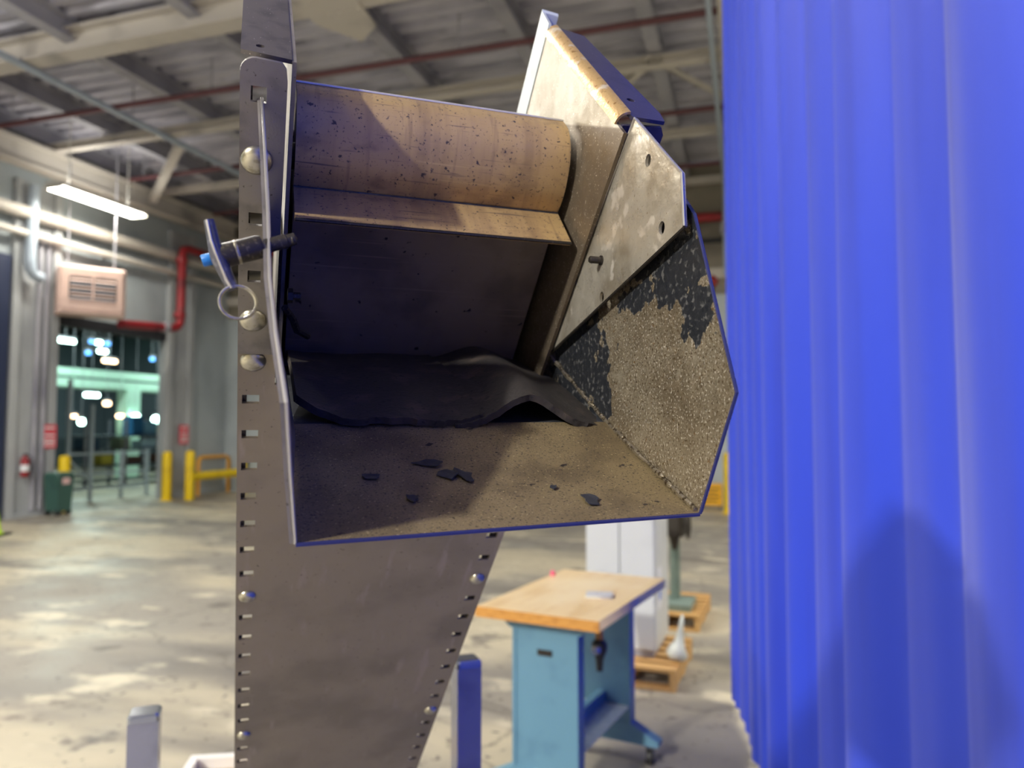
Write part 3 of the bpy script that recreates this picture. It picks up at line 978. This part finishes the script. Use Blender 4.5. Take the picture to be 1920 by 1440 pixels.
# --- carriage bolts
def bolt(u, t, r_, n=N0):
    o = MB().lathe(HN(u, t, n), HN(0, 0, -1) - HN(0, 0, 0), [(r_, 0), (r_ * .97, .0012), (r_ * .85, .0032), (r_ * .6, .0050), (r_ * .3, .0058), (.0003, .0060)], 20).build('carriage_bolt', m_zinc, cv, True, 70)
    return o
for u, t in [(.0028, .259), (.003, .403)]:
    bolt(u, t, .0112, N0 - .003)
bolt(.0038, .4505, .0112)
for t in bolts_l:
    bolt(.0038, t, .0100)
for t in bolts_r:
    bolt(.2880, t, .0100)
# bolts low inside the slit of the left side plate (nuts of the hinge clip)
MB().lathe(H(.0285, .62, .105), (1, 0, 0), [(.006, 0), (.006, .004), (.003, .0045), (.003, .010)], 6).build('hinge_nut', m_black_steel, cv)
MB().path([H(.024, .56, .086), H(.030, .57, .080), H(.034, .585, .073), H(.043, .60, .0705)], .0028, 8).build('hinge_clip', m_black_steel, cv, True)

# --- support posts of the conveyor with caps and cross beam
for u, top, sx in ((-.178, 1.130, -1), (.475, 1.165, 1)):
    h = .0275
    MB().box(u - OU - h, u - OU + h, 1.65 - OS - h, 1.65 - OS + h, .012, top).build('support_post', m_post, cv)
    MB().cbox(u - OU - h - .001, u - OU + h + .001, 1.65 - OS - h - .001, 1.65 - OS + h + .001, top, top + .016, .005).build('post_cap', m_cap, cv)
    MB().box(u - OU - .07, u - OU + .07, 1.65 - OS - .07, 1.65 - OS + .07, 0, .012).build('foot_plate', m_post, cv)
MB().box(-.178 - OU + .0275, .475 - OU - .0275, 1.65 - OS - .025, 1.65 - OS + .025, .68, .74).build('cross_beam', m_post, cv)
MB().cbox(UL - OU, UR - OU, 2.15 - OS, 2.95 - OS, .0, .26, .01).build('tail_box', m_pan, cv)

# ------------------------------------------------------------------ ball lock pin with T handle
bp = thing('ball_lock_pin', 'T-handle quick release pin with blue button and split ring in the left hood plate', 'pin', HW(-.006, .445, CAM_Z + .10), PSI)
def Pn(u, s, z):
    return Vector((u + .006, s - .445, z - .10))
ax = (Vector((.008, .445, .103)) - Vector((-.020, .445, .0935))).normalized()
MB().lathe(Pn(-.0185, .445, .0945), ax, [(.0040, 0), (.0066, .0006), (.0068, .004), (.0068, .024), (.0062, .0262), (.0050, .0266)], 18).build('barrel', m_black_steel, bp, True)
bl = MB().lathe(Pn(-.0078, .445, .0981), ax, [(.00685, 0), (.00695, .0004), (.00695, .0012), (.00685, .0016)], 18).build('band', m_zinc, bp, True)
MB().lathe(Pn(-.0255, .445, .0920), ax, [(.0030, 0), (.0034, .0006), (.0034, .0058), (.0030, .006)], 14).build('release_button', m_blue_cap, bp, True)
MB().lathe(Pn(.008, .445, .1032), ax, [(.0042, 0), (.0042, .012), (.0036, .0125), (.0036, .017), (.001, .018)], 12).build('shank', m_black_steel, bp, True)
MB().lathe(Pn(.0225, .4445, .1075), ax, [(.0006, -.003), (.0024, -.002), (.0034, 0), (.0024, .002), (.0006, .003)], 10).build('locking_ball', m_black_steel, bp, True)
hp_ = [Pn(-.0222, .442, .1145), Pn(-.0206, .442, .108), Pn(-.0190, .442, .1005), Pn(-.0172, .442, .0945), Pn(-.0142, .442, .0880), Pn(-.0112, .442, .0815), Pn(-.0088, .442, .0765)]
MB().path(hp_, [.0029, .0033, .0037, .0044, .0040, .0036, .0032], 12).build('t_handle', m_chrome, bp, True, 50)
MB().path([Pn(-.0232, .4392, .1140), Pn(-.0207, .4385, .1025), Pn(-.0182, .438, .0955), Pn(-.0125, .4385, .0815), Pn(-.0098, .4392, .0768)], .0009, 6).build('handle_rib', m_edge, bp, True)
rc = Pn(-.0062, .4405, .0692)
ring = [rc + Vector((.0096 * math.cos(a), .0028 * math.cos(a), .0092 * math.sin(a))) for a in [2 * math.pi * k / 36 for k in range(36)]]
MB().path(ring, .0009, 8, True).build('split_ring', m_zinc, bp, True)
ring2 = [p + Vector((.0003, .0013, .0002)) for p in ring]
MB().path(ring2, .0009, 8, True).build('split_ring', m_zinc, bp, True)

# ------------------------------------------------------------------ loose paint flakes on the tray
def tray_z(u, s):
    x = (s - .430) / .132
    return (-.0635 + .0655 * x) + (u - .0262) / .258 * (.0065 - .0045 * x) - .0025 * math.sin(math.pi * x)
flakes = [(.128, .492, .0075, .0045, 'largest dark paint flake lying on the chute tray', 1), (.139, .4905, .006, .006, 'curled hook shaped paint flake beside the largest one on the tray', 2),
          (.118, .507, .012, .003, 'long thin grey paint flake near the rubber on the tray', 3), (.078, .493, .007, .0025, 'small dark paint flake on the shaded left of the tray', 4),
          (.215, .452, .0065, .0040, 'flat grey paint flake near the weld seam on the tray', 5), (.098, .466, .004, .003, 'round dark paint speck in the middle of the tray', 6),
          (.196, .470, .0035, .002, 'tiny paint flake in the right half of the tray', 7)]
for (u, s, ra, rb, lab, sd) in flakes:
    rnd = random.Random(sd)
    z0 = tray_z(u, s)
    fo = thing('paint_flake', lab, 'debris', HW(u, s, CAM_Z + z0 + .0006), PSI + rnd.uniform(-.4, .4), 'loose paint flakes on the tray')
    fo.rotation_euler = (R(24), 0, fo.rotation_euler.z)
    n = 11
    lp = []
    for k in range(n):
        a = 2 * math.pi * k / n
        q_ = rnd.uniform(.55, 1.1)
        x_, y_ = ra * q_ * math.cos(a), 1.9 * rb * q_ * math.sin(a)
        lp.append(Vector((x_, y_, .0006 + .0009 * abs(x_ / ra) ** 2)))
    MB().prism(lp, (0, 0, .0007)).build('flake', m_flake, fo)

# ================================================================== WORKBENCH
m_wood = M('maple_top', (234, 208, 158), .4, 0, [((222, 190, 136), (30, 3, 30), .45, .7, 5.0), ((242, 222, 178), (3, 2, 3), .5, .7, 4.0)], coat=.2)
m_wood_edge = M('maple_edge', (206, 148, 70), .5, 0, [((180, 122, 52), (20, 20, 60), .45, .7, 5.0)])
m_bench_blue = M('bench_blue_paint', (104, 148, 170), .4, 0, [((94, 136, 160), 6, .5, .7, 4.0)])
m_black = M('black_plastic', (26, 26, 28), .4, 0)
m_wheel = M('caster_rubber', (40, 40, 42), .5, 0)
br = R(-27.5)
wb = thing('workbench', 'rolling workbench with maple top and light blue steel legs', 'workbench', (.325, 3.69, 0), br)
BW, BL, BH = .29, .49, .90
top = cut_plate(rect(-BW, BW, -BL, BL), [circ(.12 + .05 * i, -.33 + .06 * j, .009, 10) for i in (0, 1) for j in (0, 1)], .045, lambda a, b_, h: Vector((a, b_, BH - .045 + h)), 'bench_top', m_wood, wb)
MB().box(-BW - .004, BW + .004, -BL - .006, -BL, BH - .045, BH - .001).build('edge_band', m_wood_edge, wb)
for s_ in (-1, 1):
    y = s_ * .36 if s_ < 0 else .33
    lg = MB().box(-.15, .15, y - .03, y + .03, .13, BH - .10).build('leg_panel', m_bench_blue, wb)
    for sx in (-1, 1):
        MB().box(sx * .15 - .008, sx * .15 + .008, y - .036, y + .036, .13, BH - .10).build('edge_flange', m_bench_blue, lg)
    MB().prism([(-.24, y - .035, BH - .045), (.24, y - .035, BH - .045), (.17, y - .035, BH - .10), (-.17, y - .035, BH - .10)], (0, .07, 0)).build('top_bracket', m_bench_blue, wb)
    MB().prism([(-.30, y - .035, .10), (-.30, y - .035, .125), (-.15, y - .035, .20), (.15, y - .035, .20), (.30, y - .035, .125), (.30, y - .035, .10)], (0, .07, 0)).build('foot', m_bench_blue, wb)
    for sx in (-1, 1):
        cx = sx * .25
        c_o = MB().tube((cx - .014, y, .04), (cx + .014, y, .04), .04, 16).build('caster_wheel', m_wheel, wb, True)
        MB().prism([(cx - .02, y - .02, .10), (cx + .02, y - .02, .10), (cx + .02, y + .015, .10), (cx - .02, y + .015, .10)], (0, 0, -.016)).build('caster_plate', m_cap, c_o)
        for q_ in (-.019, .016):
            MB().prism([(cx + q_, y - .02, .085), (cx + q_, y + .02, .085), (cx + q_, y + .008, .032), (cx + q_, y - .008, .032)], (.003, 0, 0)).build('caster_fork', m_cap, c_o)
MB().box(-.02, .02, -.33, .30, .28, .34).build('stretcher', m_bench_blue, wb)
MB().box(-.15, .15, -.33, .30, .275, .281).build('shelf', m_galv, wb)
MB().box(-.035, .035, -.396, -.390, BH - .205, BH - .18).build('name_tag', m_black_steel, wb)
MB().tube((-.0, -.26, BH - .045), (-.0, -.26, BH - .06), .03, 8).build('vise_mount', m_black, wb)
# vise hung under the right front
vz = MB().tube((.19, -.22, BH - .045), (.19, -.22, BH - .15), .018, 12).build('vise_handle', m_wood_edge, wb, True)
MB().lathe((.19, -.22, BH - .29), (0, 0, 1), [(.014, 0), (.018, .05), (.034, .09), (.036, .12), (.02, .14)], 12).build('vise_knob', m_black, wb, True)
MB().lathe((.19, -.25, BH - .19), (0, -1, 0), [(.02, 0), (.022, .02), (.014, .035)], 12).build('vise_screw', m_cap, wb, True)

def on_bench(x, y):
    return Vector((.325 + x * math.cos(br) - y * math.sin(br), 3.69 + x * math.sin(br) + y * math.cos(br), BH))
m_paper0 = M('pale_plate_steel', (206, 208, 208), .5, .2)
t = thing('steel_plate', 'small pale steel plate with a round hole on the workbench top', 'plate', on_bench(.13, -.06), br + .3)
cut_plate([(-.062, -.05), (.062, -.05), (.062, .05), (-.062, .05)], [circ(0, 0, .016, 14)], .012, lambda a, b_, h: Vector((a, b_, h + .001)), 'plate', m_paper0, t)
m_pink = M('pink_foam', (238, 96, 128), .6, 0)
t = thing('foam_earplug', 'tiny pink foam plug on the left rear edge of the workbench', 'earplug', on_bench(-.27, .29), 0)
MB().lathe((0, 0, 0), (0, 0, 1), [(.013, 0), (.014, .008), (.011, .022), (.005, .028)], 12).build('plug', m_pink, t, True)

# ------------------------------------------------------------------ pallets with cabinet and machine
m_pal = M('pallet_pine', (206, 164, 104), .65, 0, [((180, 136, 82), (4, 30, 30), .45, .7, 5.0), ((222, 186, 130), 8, .55, .75, 4.0)])
def pallet(lab, loc, rz, w_, l_):
    t = thing('wooden_pallet', lab, 'pallet', loc, rz, 'wooden pallets on the floor')
    nb = 6
    bw = .09
    for k in range(nb):
        y = -l_ / 2 + (l_ - bw) * k / (nb - 1)
        MB().box(-w_ / 2, w_ / 2, y, y + bw, .118, .14).build('deck_board', m_pal, t)
    for x in (-w_ / 2, -.02, w_ / 2 - .04):
        MB().box(x, x + .04, -l_ / 2, l_ / 2, .02, .118).build('stringer', m_pal, t)
    for k in range(3):
        y = -l_ / 2 + (l_ - bw) * k / 2
        MB().box(-w_ / 2, w_ / 2, y, y + bw, 0, .02).build('bottom_board', m_pal, t)
    return t
pr = R(-21)
pallet('pine pallet carrying the pale grey cabinet behind the workbench', (.90, 5.36, 0), pr, .62, .80)
pallet('pine pallet carrying the grey green machine column', (1.42, 6.78, 0), pr, .60, .85)
m_cab = M('cabinet_enamel', (208, 212, 212), .4, 0, [((196, 200, 202), 3, .5, .7, 4.0)])
cb = thing('cabinet', 'pale grey two door cabinet standing on the near pallet', 'cabinet', (.835, 5.44, .141), pr)
MB().box(-.24, .24, -.25, .27, .05, 1.0).build('body', m_cab, cb)
MB().box(-.22, .22, -.23, .25, 0, .05).build('plinth', m_steel_grey, cb)
for x0, x1 in ((-.235, -.004), (.004, .235)):
    dr = MB().cbox(x0, x1, -.27, -.25, .06, .99, .003).build('door', m_cab, cb)
    MB().box((x1 if x0 < 0 else x0) - .012, (x1 if x0 < 0 else x0) + .012, -.283, -.27, .42, .52).build('handle', m_cap, dr)
m_paper = M('white_label_paper', (232, 234, 238), .6, 0)
MB().box(.2401, .242, -.16, -.02, .30, .58).build('label_sheet', m_paper, cb)
m_yel_lbl = M('yellow_print', (226, 206, 70), .6, 0)
m_blu_lbl = M('blue_print', (70, 120, 210), .6, 0)
MB().box(.2421, .2428, -.14, -.08, .42, .48).build('label_mark', m_yel_lbl, cb)
MB().box(.2421, .2428, -.12, -.05, .36, .42).build('label_mark', m_blu_lbl, cb)
m_bag = M('translucent_bag_plastic', (216, 222, 216), .35, 0)
t = thing('plastic_bag', 'crumpled whitish plastic bag on the near pallet beside the cabinet', 'bag', (1.10, 5.10, .141), pr)
mb = MB()
prof = [(.02, 0), (.06, .01), (.07, .04), (.055, .08), (.03, .12), (.018, .18), (.012, .26), (.004, .30)]
mb.lathe((0, 0, 0), (.15, .1, 1), prof, 14)
rnd = random.Random(5)
mb.v = [(x + rnd.uniform(-.007, .007), y + rnd.uniform(-.007, .007), max(0, z)) for x, y, z in mb.v]
mb.build('bag_body', m_bag, t, True, 80)
m_mach = M('machine_grey_green', (120, 138, 130), .45, 0, [((104, 122, 116), 5, .5, .7)])
mc = thing('drill_press', 'grey green machine column with dark head on the far pallet', 'machine', (1.42, 6.62, .141), pr)
MB().box(-.16, .16, -.2, .2, 0, .05).build('base', m_mach, mc)
MB().tube((0, .05, .05), (0, .05, .85), .045, 16).build('column', m_mach, mc, True)
MB().cbox(-.09, .10, -.18, .16, .62, .92, .03).build('head', m_black_steel, mc)
MB().lathe((.02, -.1, .50), (0, 0, 1), [(.02, 0), (.03, .04), (.05, .12)], 12).build('spindle', m_black_steel, mc, True)
wh = [Vector((.13, -.02 + .11 * math.cos(a), .70 + .11 * math.sin(a))) for a in [2 * math.pi * k / 24 for k in range(24)]]
hw_ = MB().path(wh, .010, 8, True).build('handwheel', m_black_steel, mc, True)
for a in (0, 2.09, 4.19):
    MB().tube((.13, -.02, .70), (.13, -.02 + .11 * math.cos(a), .70 + .11 * math.sin(a)), .006, 6).build('spoke', m_black_steel, hw_)
MB().tube((.09, -.02, .70), (.13, -.02, .70), .012, 8).build('wheel_hub', m_black_steel, mc)

# white rimmed bin low at the left of the conveyor
t = thing('white_bin', 'white rimmed bin just left of the conveyor at the bottom edge', 'bin', (-1.20, 3.27, 0), R(8))
m_white = M('white_bin_plastic', (232, 230, 224), .45, 0)
mb = MB()
for a, b_, c2, d2 in ((-.2, .2, -.2, -.185), (-.2, .2, .185, .2), (-.2, -.185, -.185, .185), (.185, .2, -.185, .185)):
    mb.box(a, b_, c2, d2, .02, .205)
mb.build('bin_wall', m_white, t)
mb = MB()
for a, b_, c2, d2 in ((-.215, .215, -.215, -.18), (-.215, .215, .18, .215), (-.215, -.18, -.18, .18), (.18, .215, -.18, .18)):
    mb.box(a, b_, c2, d2, .205, .222)
mb.build('rim', m_white, t)
MB().box(-.2, .2, -.2, .2, 0, .02).build('bin_base', m_white, t)
MB().box(-.184, .184, -.184, .184, .021, .17).build('cardboard_insert', m_liner, t)

# ================================================================== BY THE DOCK OPENING
m_yel = M('safety_yellow', (240, 206, 10), .45, 0, [((222, 188, 8), 3, .5, .7)])
m_orange = M('orange_yellow_paint', (222, 160, 40), .5, 0)
def bollard(p, q, lab, h=1.13):
    t = hall_thing('bollard', lab, 'bollard', p, q, 0, 'yellow bollards')
    MB().lathe((0, 0, 0), (0, 0, 1), [(.105, 0), (.105, h - .08), (.095, h - .035), (.06, h - .008), (.01, h)], 18).build('post', m_yel, t, True)
    MB().lathe((0, 0, 0), (0, 0, 1), [(.15, 0), (.15, .015), (.11, .02)], 18).build('base_flange', m_yel, t)
    return t
bollard(-13.05, 11.66, 'yellow bollard behind the green bin at the dock opening')
bollard(-12.83, 14.20, 'yellow bollard at the right jamb of the dock opening')
gr = hall_thing('guard_rail', 'yellow post with a thick yellow rail running right to the conveyor', 'rail', -12.4, 14.45, 0)
MB().lathe((0, 0, 0), (0, 0, 1), [(.105, 0), (.105, 1.07), (.09, 1.12), (.01, 1.15)], 18).build('post', m_yel, gr, True)
MB().lathe((0, 1.9, 0), (0, 0, 1), [(.105, 0), (.105, 1.07), (.09, 1.12), (.01, 1.15)], 18).build('post', m_yel, gr, True)
MB().tube((0, .05, .53), (0, 1.9, .53), .10, 14).build('rail', m_yel, gr, True)
t = hall_thing('bent_pipe_rail', 'thin orange bent pipe rail against the wall behind the yellow guard rail', 'rail', -12.92, 15.35, 0)
MB().path([(0, 0, 0), (0, 0, .82), (0, .03, .90), (0, .12, .94), (0, 1.0, .94), (0, 1.1, .90), (0, 1.12, .82), (0, 1.12, 0)], .045, 10).build('pipe', m_orange, t, True)
bollard(-.34, 15.3, 'yellow bollard at the far wall beside the blue curtain', 1.2)
# yellow board on the far floor
t = hall_thing('yellow_sign', 'low yellow notice board standing at the far wall', 'sign', -.72, 16.2, 0)
m_sgn = M('amber_sign_board', (236, 176, 20), .5, 0)
MB().box(-.22, .22, -.02, .02, .06, .52).build('board', m_sgn, t)
for k in range(4):
    MB().box(-.17, .17 - .05 * (k % 2), -.024, -.021, .40 - .085 * k, .425 - .085 * k).build('text_line', m_dark, t)
for sx in (-.18, .16):
    MB().box(sx, sx + .02, -.1, .1, 0, .06).build('foot', m_dark, t)

# green wheeled bin
m_bin = M('green_bin_plastic', (56, 92, 84), .5, 0, [((48, 80, 74), 3, .5, .7)])
t = hall_thing('wheeled_bin', 'dark green wheeled refuse bin in front of the left column', 'bin', -12.68, 11.22, 0)
mb = MB()
mb.add([(-.15, -.15, .08), (.15, -.15, .08), (.15, .15, .08), (-.15, .15, .08), (-.18, -.18, .74), (.18, -.18, .74), (.18, .18, .74), (-.18, .18, .74)],
       [(0, 3, 2, 1), (4, 5, 6, 7), (0, 1, 5, 4), (1, 2, 6, 5), (2, 3, 7, 6), (3, 0, 4, 7)])
mb.build('body', m_bin, t)
MB().cbox(-.195, .195, -.195, .195, .74, .82, .04).build('lid', m_bin, t)
MB().box(.172, .184, -.08, .08, .60, .72).build('sticker', M('pale_pink_sticker', (226, 190, 188), .6, 0), t)
for dy in (-.12, .12):
    for dx in (-.12, .12):
        MB().tube((dx - .02, dy, .06), (dx + .02, dy, .06), .06, 12).build('wheel', m_wheel, t, True)

# fire extinguisher on column A
t = hall_thing('fire_extinguisher', 'red fire extinguisher hung on the left column', 'extinguisher', PW + .19, 10.72, .76)
MB().lathe((0, 0, 0), (0, 0, 1), [(.06, 0), (.075, .02), (.075, .30), (.06, .35), (.025, .38), (.02, .40)], 16).build('cylinder', m_red_pipe, t, True)
MB().box(-.02, .06, -.02, .02, .40, .43).build('valve', m_black, t)
MB().path([(.03, .02, .41), (.08, .06, .36), (.09, .07, .2), (.085, .06, .08)], .010, 8).build('hose', m_black, t, True)
MB().lathe((0, 0, .1), (0, 0, 1), [(.0755, 0), (.0765, .002), (.0765, .12), (.0755, .122)], 16).build('label_wrap', m_paper, t, True)

def red_sign(p, q, z, lab):
    m_sr = M('red_sign_enamel', (226, 74, 88), .5, 0)
    t = hall_thing('red_sign', lab, 'sign', p, q, z, 'red notices beside the dock opening')
    MB().box(0, .012, -.15, .15, 0, .46).build('board', m_sr, t)
    for k, (z0, z1, a) in enumerate([(.375, .41, .10), (.24, .275, .11), (.15, .18, .12), (.10, .125, .11), (.05, .075, .12)]):
        MB().box(.0121, .016, -a, a, z0, z1).build('text_line', m_paper, t)
red_sign(PW + .115, 11.28, 1.28, 'red notice board on the left column above the green bin')
red_sign(PW + .115, 14.95, 1.28, 'red notice board on the right column above the yellow bollard')

# fluorescent marker at the left border
m_neon = M('neon_yellow_plastic', (204, 246, 0), .5, 0)
t = thing('marker_cone', 'fluorescent yellow green marker cone at the left border of the picture', 'cone', (-8.13, 11.72, 0), 0)
MB().lathe((0, 0, 0), (0, 0, 1), [(.19, 0), (.19, .05), (.16, .06), (.10, .45), (.07, .52), (.02, .54)], 16).build('cone_body', m_neon, t, True)
MB().box(-.22, .22, -.22, .22, 0, .03).build('cone_base', m_dark, t)

# ================================================================== BEYOND THE OPENING
m_annex = M('annex_dark_paint', (80, 90, 98), .7, 0)
m_annex_lt = M('annex_pale_green_paint', (178, 214, 196), .6, 0)
structure('wall_annex_back', MB().box(-27.3, -27, 8, 30, 0, 6), m_annex)
structure('wall_annex_side', MB().box(-27, PW - .12, 7.7, 8, 0, 6), m_annex)
structure('wall_annex_end', MB().box(-27, PW - .12, 26, 26.3, 0, 6), m_annex)
structure('ceiling_annex', MB().box(-27, PW - .12, 8, 26, 5.6, 5.8), m_dark)
m_tl = M('cool_tube_light', (220, 255, 246), .4, 0, emit=((206, 255, 240), 14.0))
m_bl = M('blue_indicator_light', (90, 160, 240), .4, 0, emit=((96, 170, 255), 3.0))
m_wl = M('warm_lamp_glow', (255, 220, 180), .4, 0, emit=((255, 214, 170), 8.0))
# pale mezzanine deck with lamps under it
mz = hall_thing('mezzanine_deck', 'pale green mezzanine deck seen through the dock opening', 'platform', -20.5, 21.0, 0)
MB().box(-.6, .6, -5, 3, 2.95, 3.20).build('fascia', m_annex_lt, mz)
MB().box(-2.5, -.6, -5, 3, 3.15, 3.22).build('deck', m_annex_lt, mz)
MB().box(.45, .60, -5, 3, 3.28, 3.52).build('kick_rail', m_annex_lt, mz)
for k in range(5):
    MB().tube((.5, -4.8 + 1.9 * k, 3.2), (.5, -4.8 + 1.9 * k, 3.4), .04, 8).build('rail_post', m_annex_lt, mz)
MB().box(.2, .65, -.9, -.35, 0, 2.95).build('support_column', m_annex_lt, mz)
MB().box(.2, .6, -4.9, -4.6, 0, 2.95).build('support_column', m_annex_lt, mz)
def tube_lamp(p, q, z, l_, mt, lab, along='q', r_=.06):
    t = hall_thing('tube_lamp', lab, 'lamp', p, q, z, 'lamps beyond the dock opening')
    a, c2 = ((0, -l_ / 2, 0), (0, l_ / 2, 0))
    MB().tube(a, c2, r_, 10).build('tube', mt, t, True)
    MB().box(-.07, .07, -l_ / 2, l_ / 2, r_, r_ + .06).build('reflector', m_steel_grey, t)
    zt = 5.6 if z > 3.2 or p > -19.9 else 2.95
    MB().tube((0, 0, r_ + .06), (0, 0, zt - z), .006, 6).build('hanger_rod', m_steel_grey, t)
    return t
tube_lamp(-20, 17.75, 4.35, .65, m_tl, 'bright cool tube lamp at top left in the dock opening')
tube_lamp(-20, 18.75, 4.42, .22, m_bl, 'blue point lamp in the dark upper part of the dock opening, upper of a pair', r_=.05)
tube_lamp(-20, 18.98, 4.42, .22, m_tl, 'short cool lamp beside the blue pair in the dock opening')
tube_lamp(-20, 19.15, 4.15, .30, m_tl, 'short cool lamp below the blue pair in the dock opening')
tube_lamp(-20, 18.60, 4.05, .12, m_bl, 'lowest blue point lamp in the dock opening', r_=.06)
tube_lamp(-20, 19.45, 3.86, .5, m_wl, 'greenish white lamp just above the mezzanine')
tube_lamp(-20, 19.35, 4.42, .12, m_bl, 'blue point lamp right of the cool lamps', r_=.06)
tube_lamp(-20, 21.3, 4.08, .12, m_bl, 'lone blue point lamp at the right of the dock opening', r_=.06)
tube_lamp(-19.8, 18.6, 2.70, .5, m_tl, 'cool lamp hanging under the mezzanine at left')
tube_lamp(-19.8, 19.2, 2.45, .18, m_wl, 'warm lamp under the mezzanine', r_=.07)
tube_lamp(-19.8, 19.75, 2.05, .22, m_wl, 'pair of small warm lamps under the mezzanine', r_=.06)
tube_lamp(-19.8, 17.9, 2.02, .30, m_wl, 'row of dim warm lamps at the left under the mezzanine', r_=.05)
tube_lamp(-19.6, 20.2, 2.0, .12, m_tl, 'cool vertical glint beside the mezzanine column', r_=.14)
tube_lamp(-19.8, 21.35, 1.95, .16, m_tl, 'cool round lamp at the right under the mezzanine', r_=.13)
tube_lamp(-19.8, 18.25, 1.85, .10, m_tl, 'small cool lamp above the shelving at left', r_=.10)
# light of the annex
for (p, q, z) in [(-18.5, 17.0, 5.475), (-18.5, 22.0, 5.475), (-22.5, 20, 5.475)]:
    t = hall_thing('annex_lamp', 'cool lamp on the ceiling beyond the dock opening, %s' % {17.0: 'nearer one', 22.0: 'farther one', 20: 'rearmost one above the mezzanine'}[q], 'lamp', p, q, z, 'annex ceiling lamps')
    MB().box(-.15, .15, -.6, .6, .012, .05).build('lens', m_tl, t)
    MB().box(-.18, .18, -.64, .64, .05, .12).build('housing', m_lamp, t)
    ld = bpy.data.lights.new('annex_light', 'AREA')
    ld.shape = 'RECTANGLE'
    ld.size, ld.size_y = .3, 1.2
    ld.energy = 240
    ld.color = (.78, 1.0, .92)
    lo = bpy.data.objects.new('annex_light', ld)
    col.objects.link(lo)
    lo.parent = t
# rack with coloured boxes
rk = hall_thing('storage_rack', 'dark storage rack with boxes beyond the dock opening', 'shelf', -18.0, 17.8, 0)
for y in (-1.6, -.2, 1.2, 2.6):
    for x in (0, .6):
        MB().box(x - .03, x + .03, y - .03, y + .03, 0, 1.9).build('upright', m_steel_grey, rk)
for z in (.12, .55, 1.0, 1.4):
    MB().box(-.03, .63, -1.63, 2.63, z, z + .05).build('shelf_board', m_annex, rk)
bx = [(-1.3, .5, .31, (40, 70, 96), 1.05, 'dark blue'), (-.75, .4, .28, (196, 180, 60), .60, 'mustard'), (-.1, .35, .31, (150, 160, 130), 1.05, 'olive grey'), (.35, .4, .55, (40, 110, 160), 1.45, 'bright blue'),
      (.85, .5, .40, (120, 170, 200), 1.45, 'pale blue'), (1.45, .55, .22, (200, 188, 50), 1.45, 'yellow'), (2.1, .25, .26, (206, 176, 40), 1.45, 'amber'), (.8, .6, .22, (190, 220, 235), 1.05, 'icy white'),
      (1.5, .5, .24, (110, 72, 60), .60, 'rust brown'), (.3, .5, .2, (96, 70, 62), .60, 'brown'), (2.1, .4, .3, (120, 116, 110), 1.05, 'grey')]
for (y, w_, h_, c3, z, nm) in bx:
    o = hall_thing('storage_box', nm + ' box on the rack beyond the dock opening', 'box', -17.7, 17.8 + y, z + .001, 'boxes on the rack')
    MB().cbox(-.2, .2, -w_ / 2, w_ / 2, 0, h_, .01).build('body', M('box_' + nm.replace(' ', '_'), c3, .6, 0), o)
    MB().box(-.205, .205, -w_ / 2 - .005, w_ / 2 + .005, h_, h_ + .015).build('lid', M('box_' + nm.replace(' ', '_'), c3, .6, 0), o)
# mesh gate frame standing in the opening
gt = hall_thing('barrier_gate', 'grey steel barrier gate standing in the dock opening', 'gate', -14.3, 12.85, 0)
m_gate = M('gate_grey_paint', (172, 186, 192), .5, .1)
for y, h_ in ((0, 2.75), (.62, 2.2), (1.5, 1.15), (2.3, 1.15)):
    MB().box(-.03, .03, y - .035, y + .035, 0, h_).build('gate_post', m_gate, gt)
for z in (.28, .62, 1.08):
    MB().box(-.02, .02, 0, 2.3, z - .02, z + .02).build('gate_rail', m_gate, gt)
MB().prism([(-.02, 0, .98), (-.02, 0, 1.03), (-.02, .62, .45), (-.02, .62, .40)], (.04, 0, 0)).build('gate_brace', m_gate, gt)
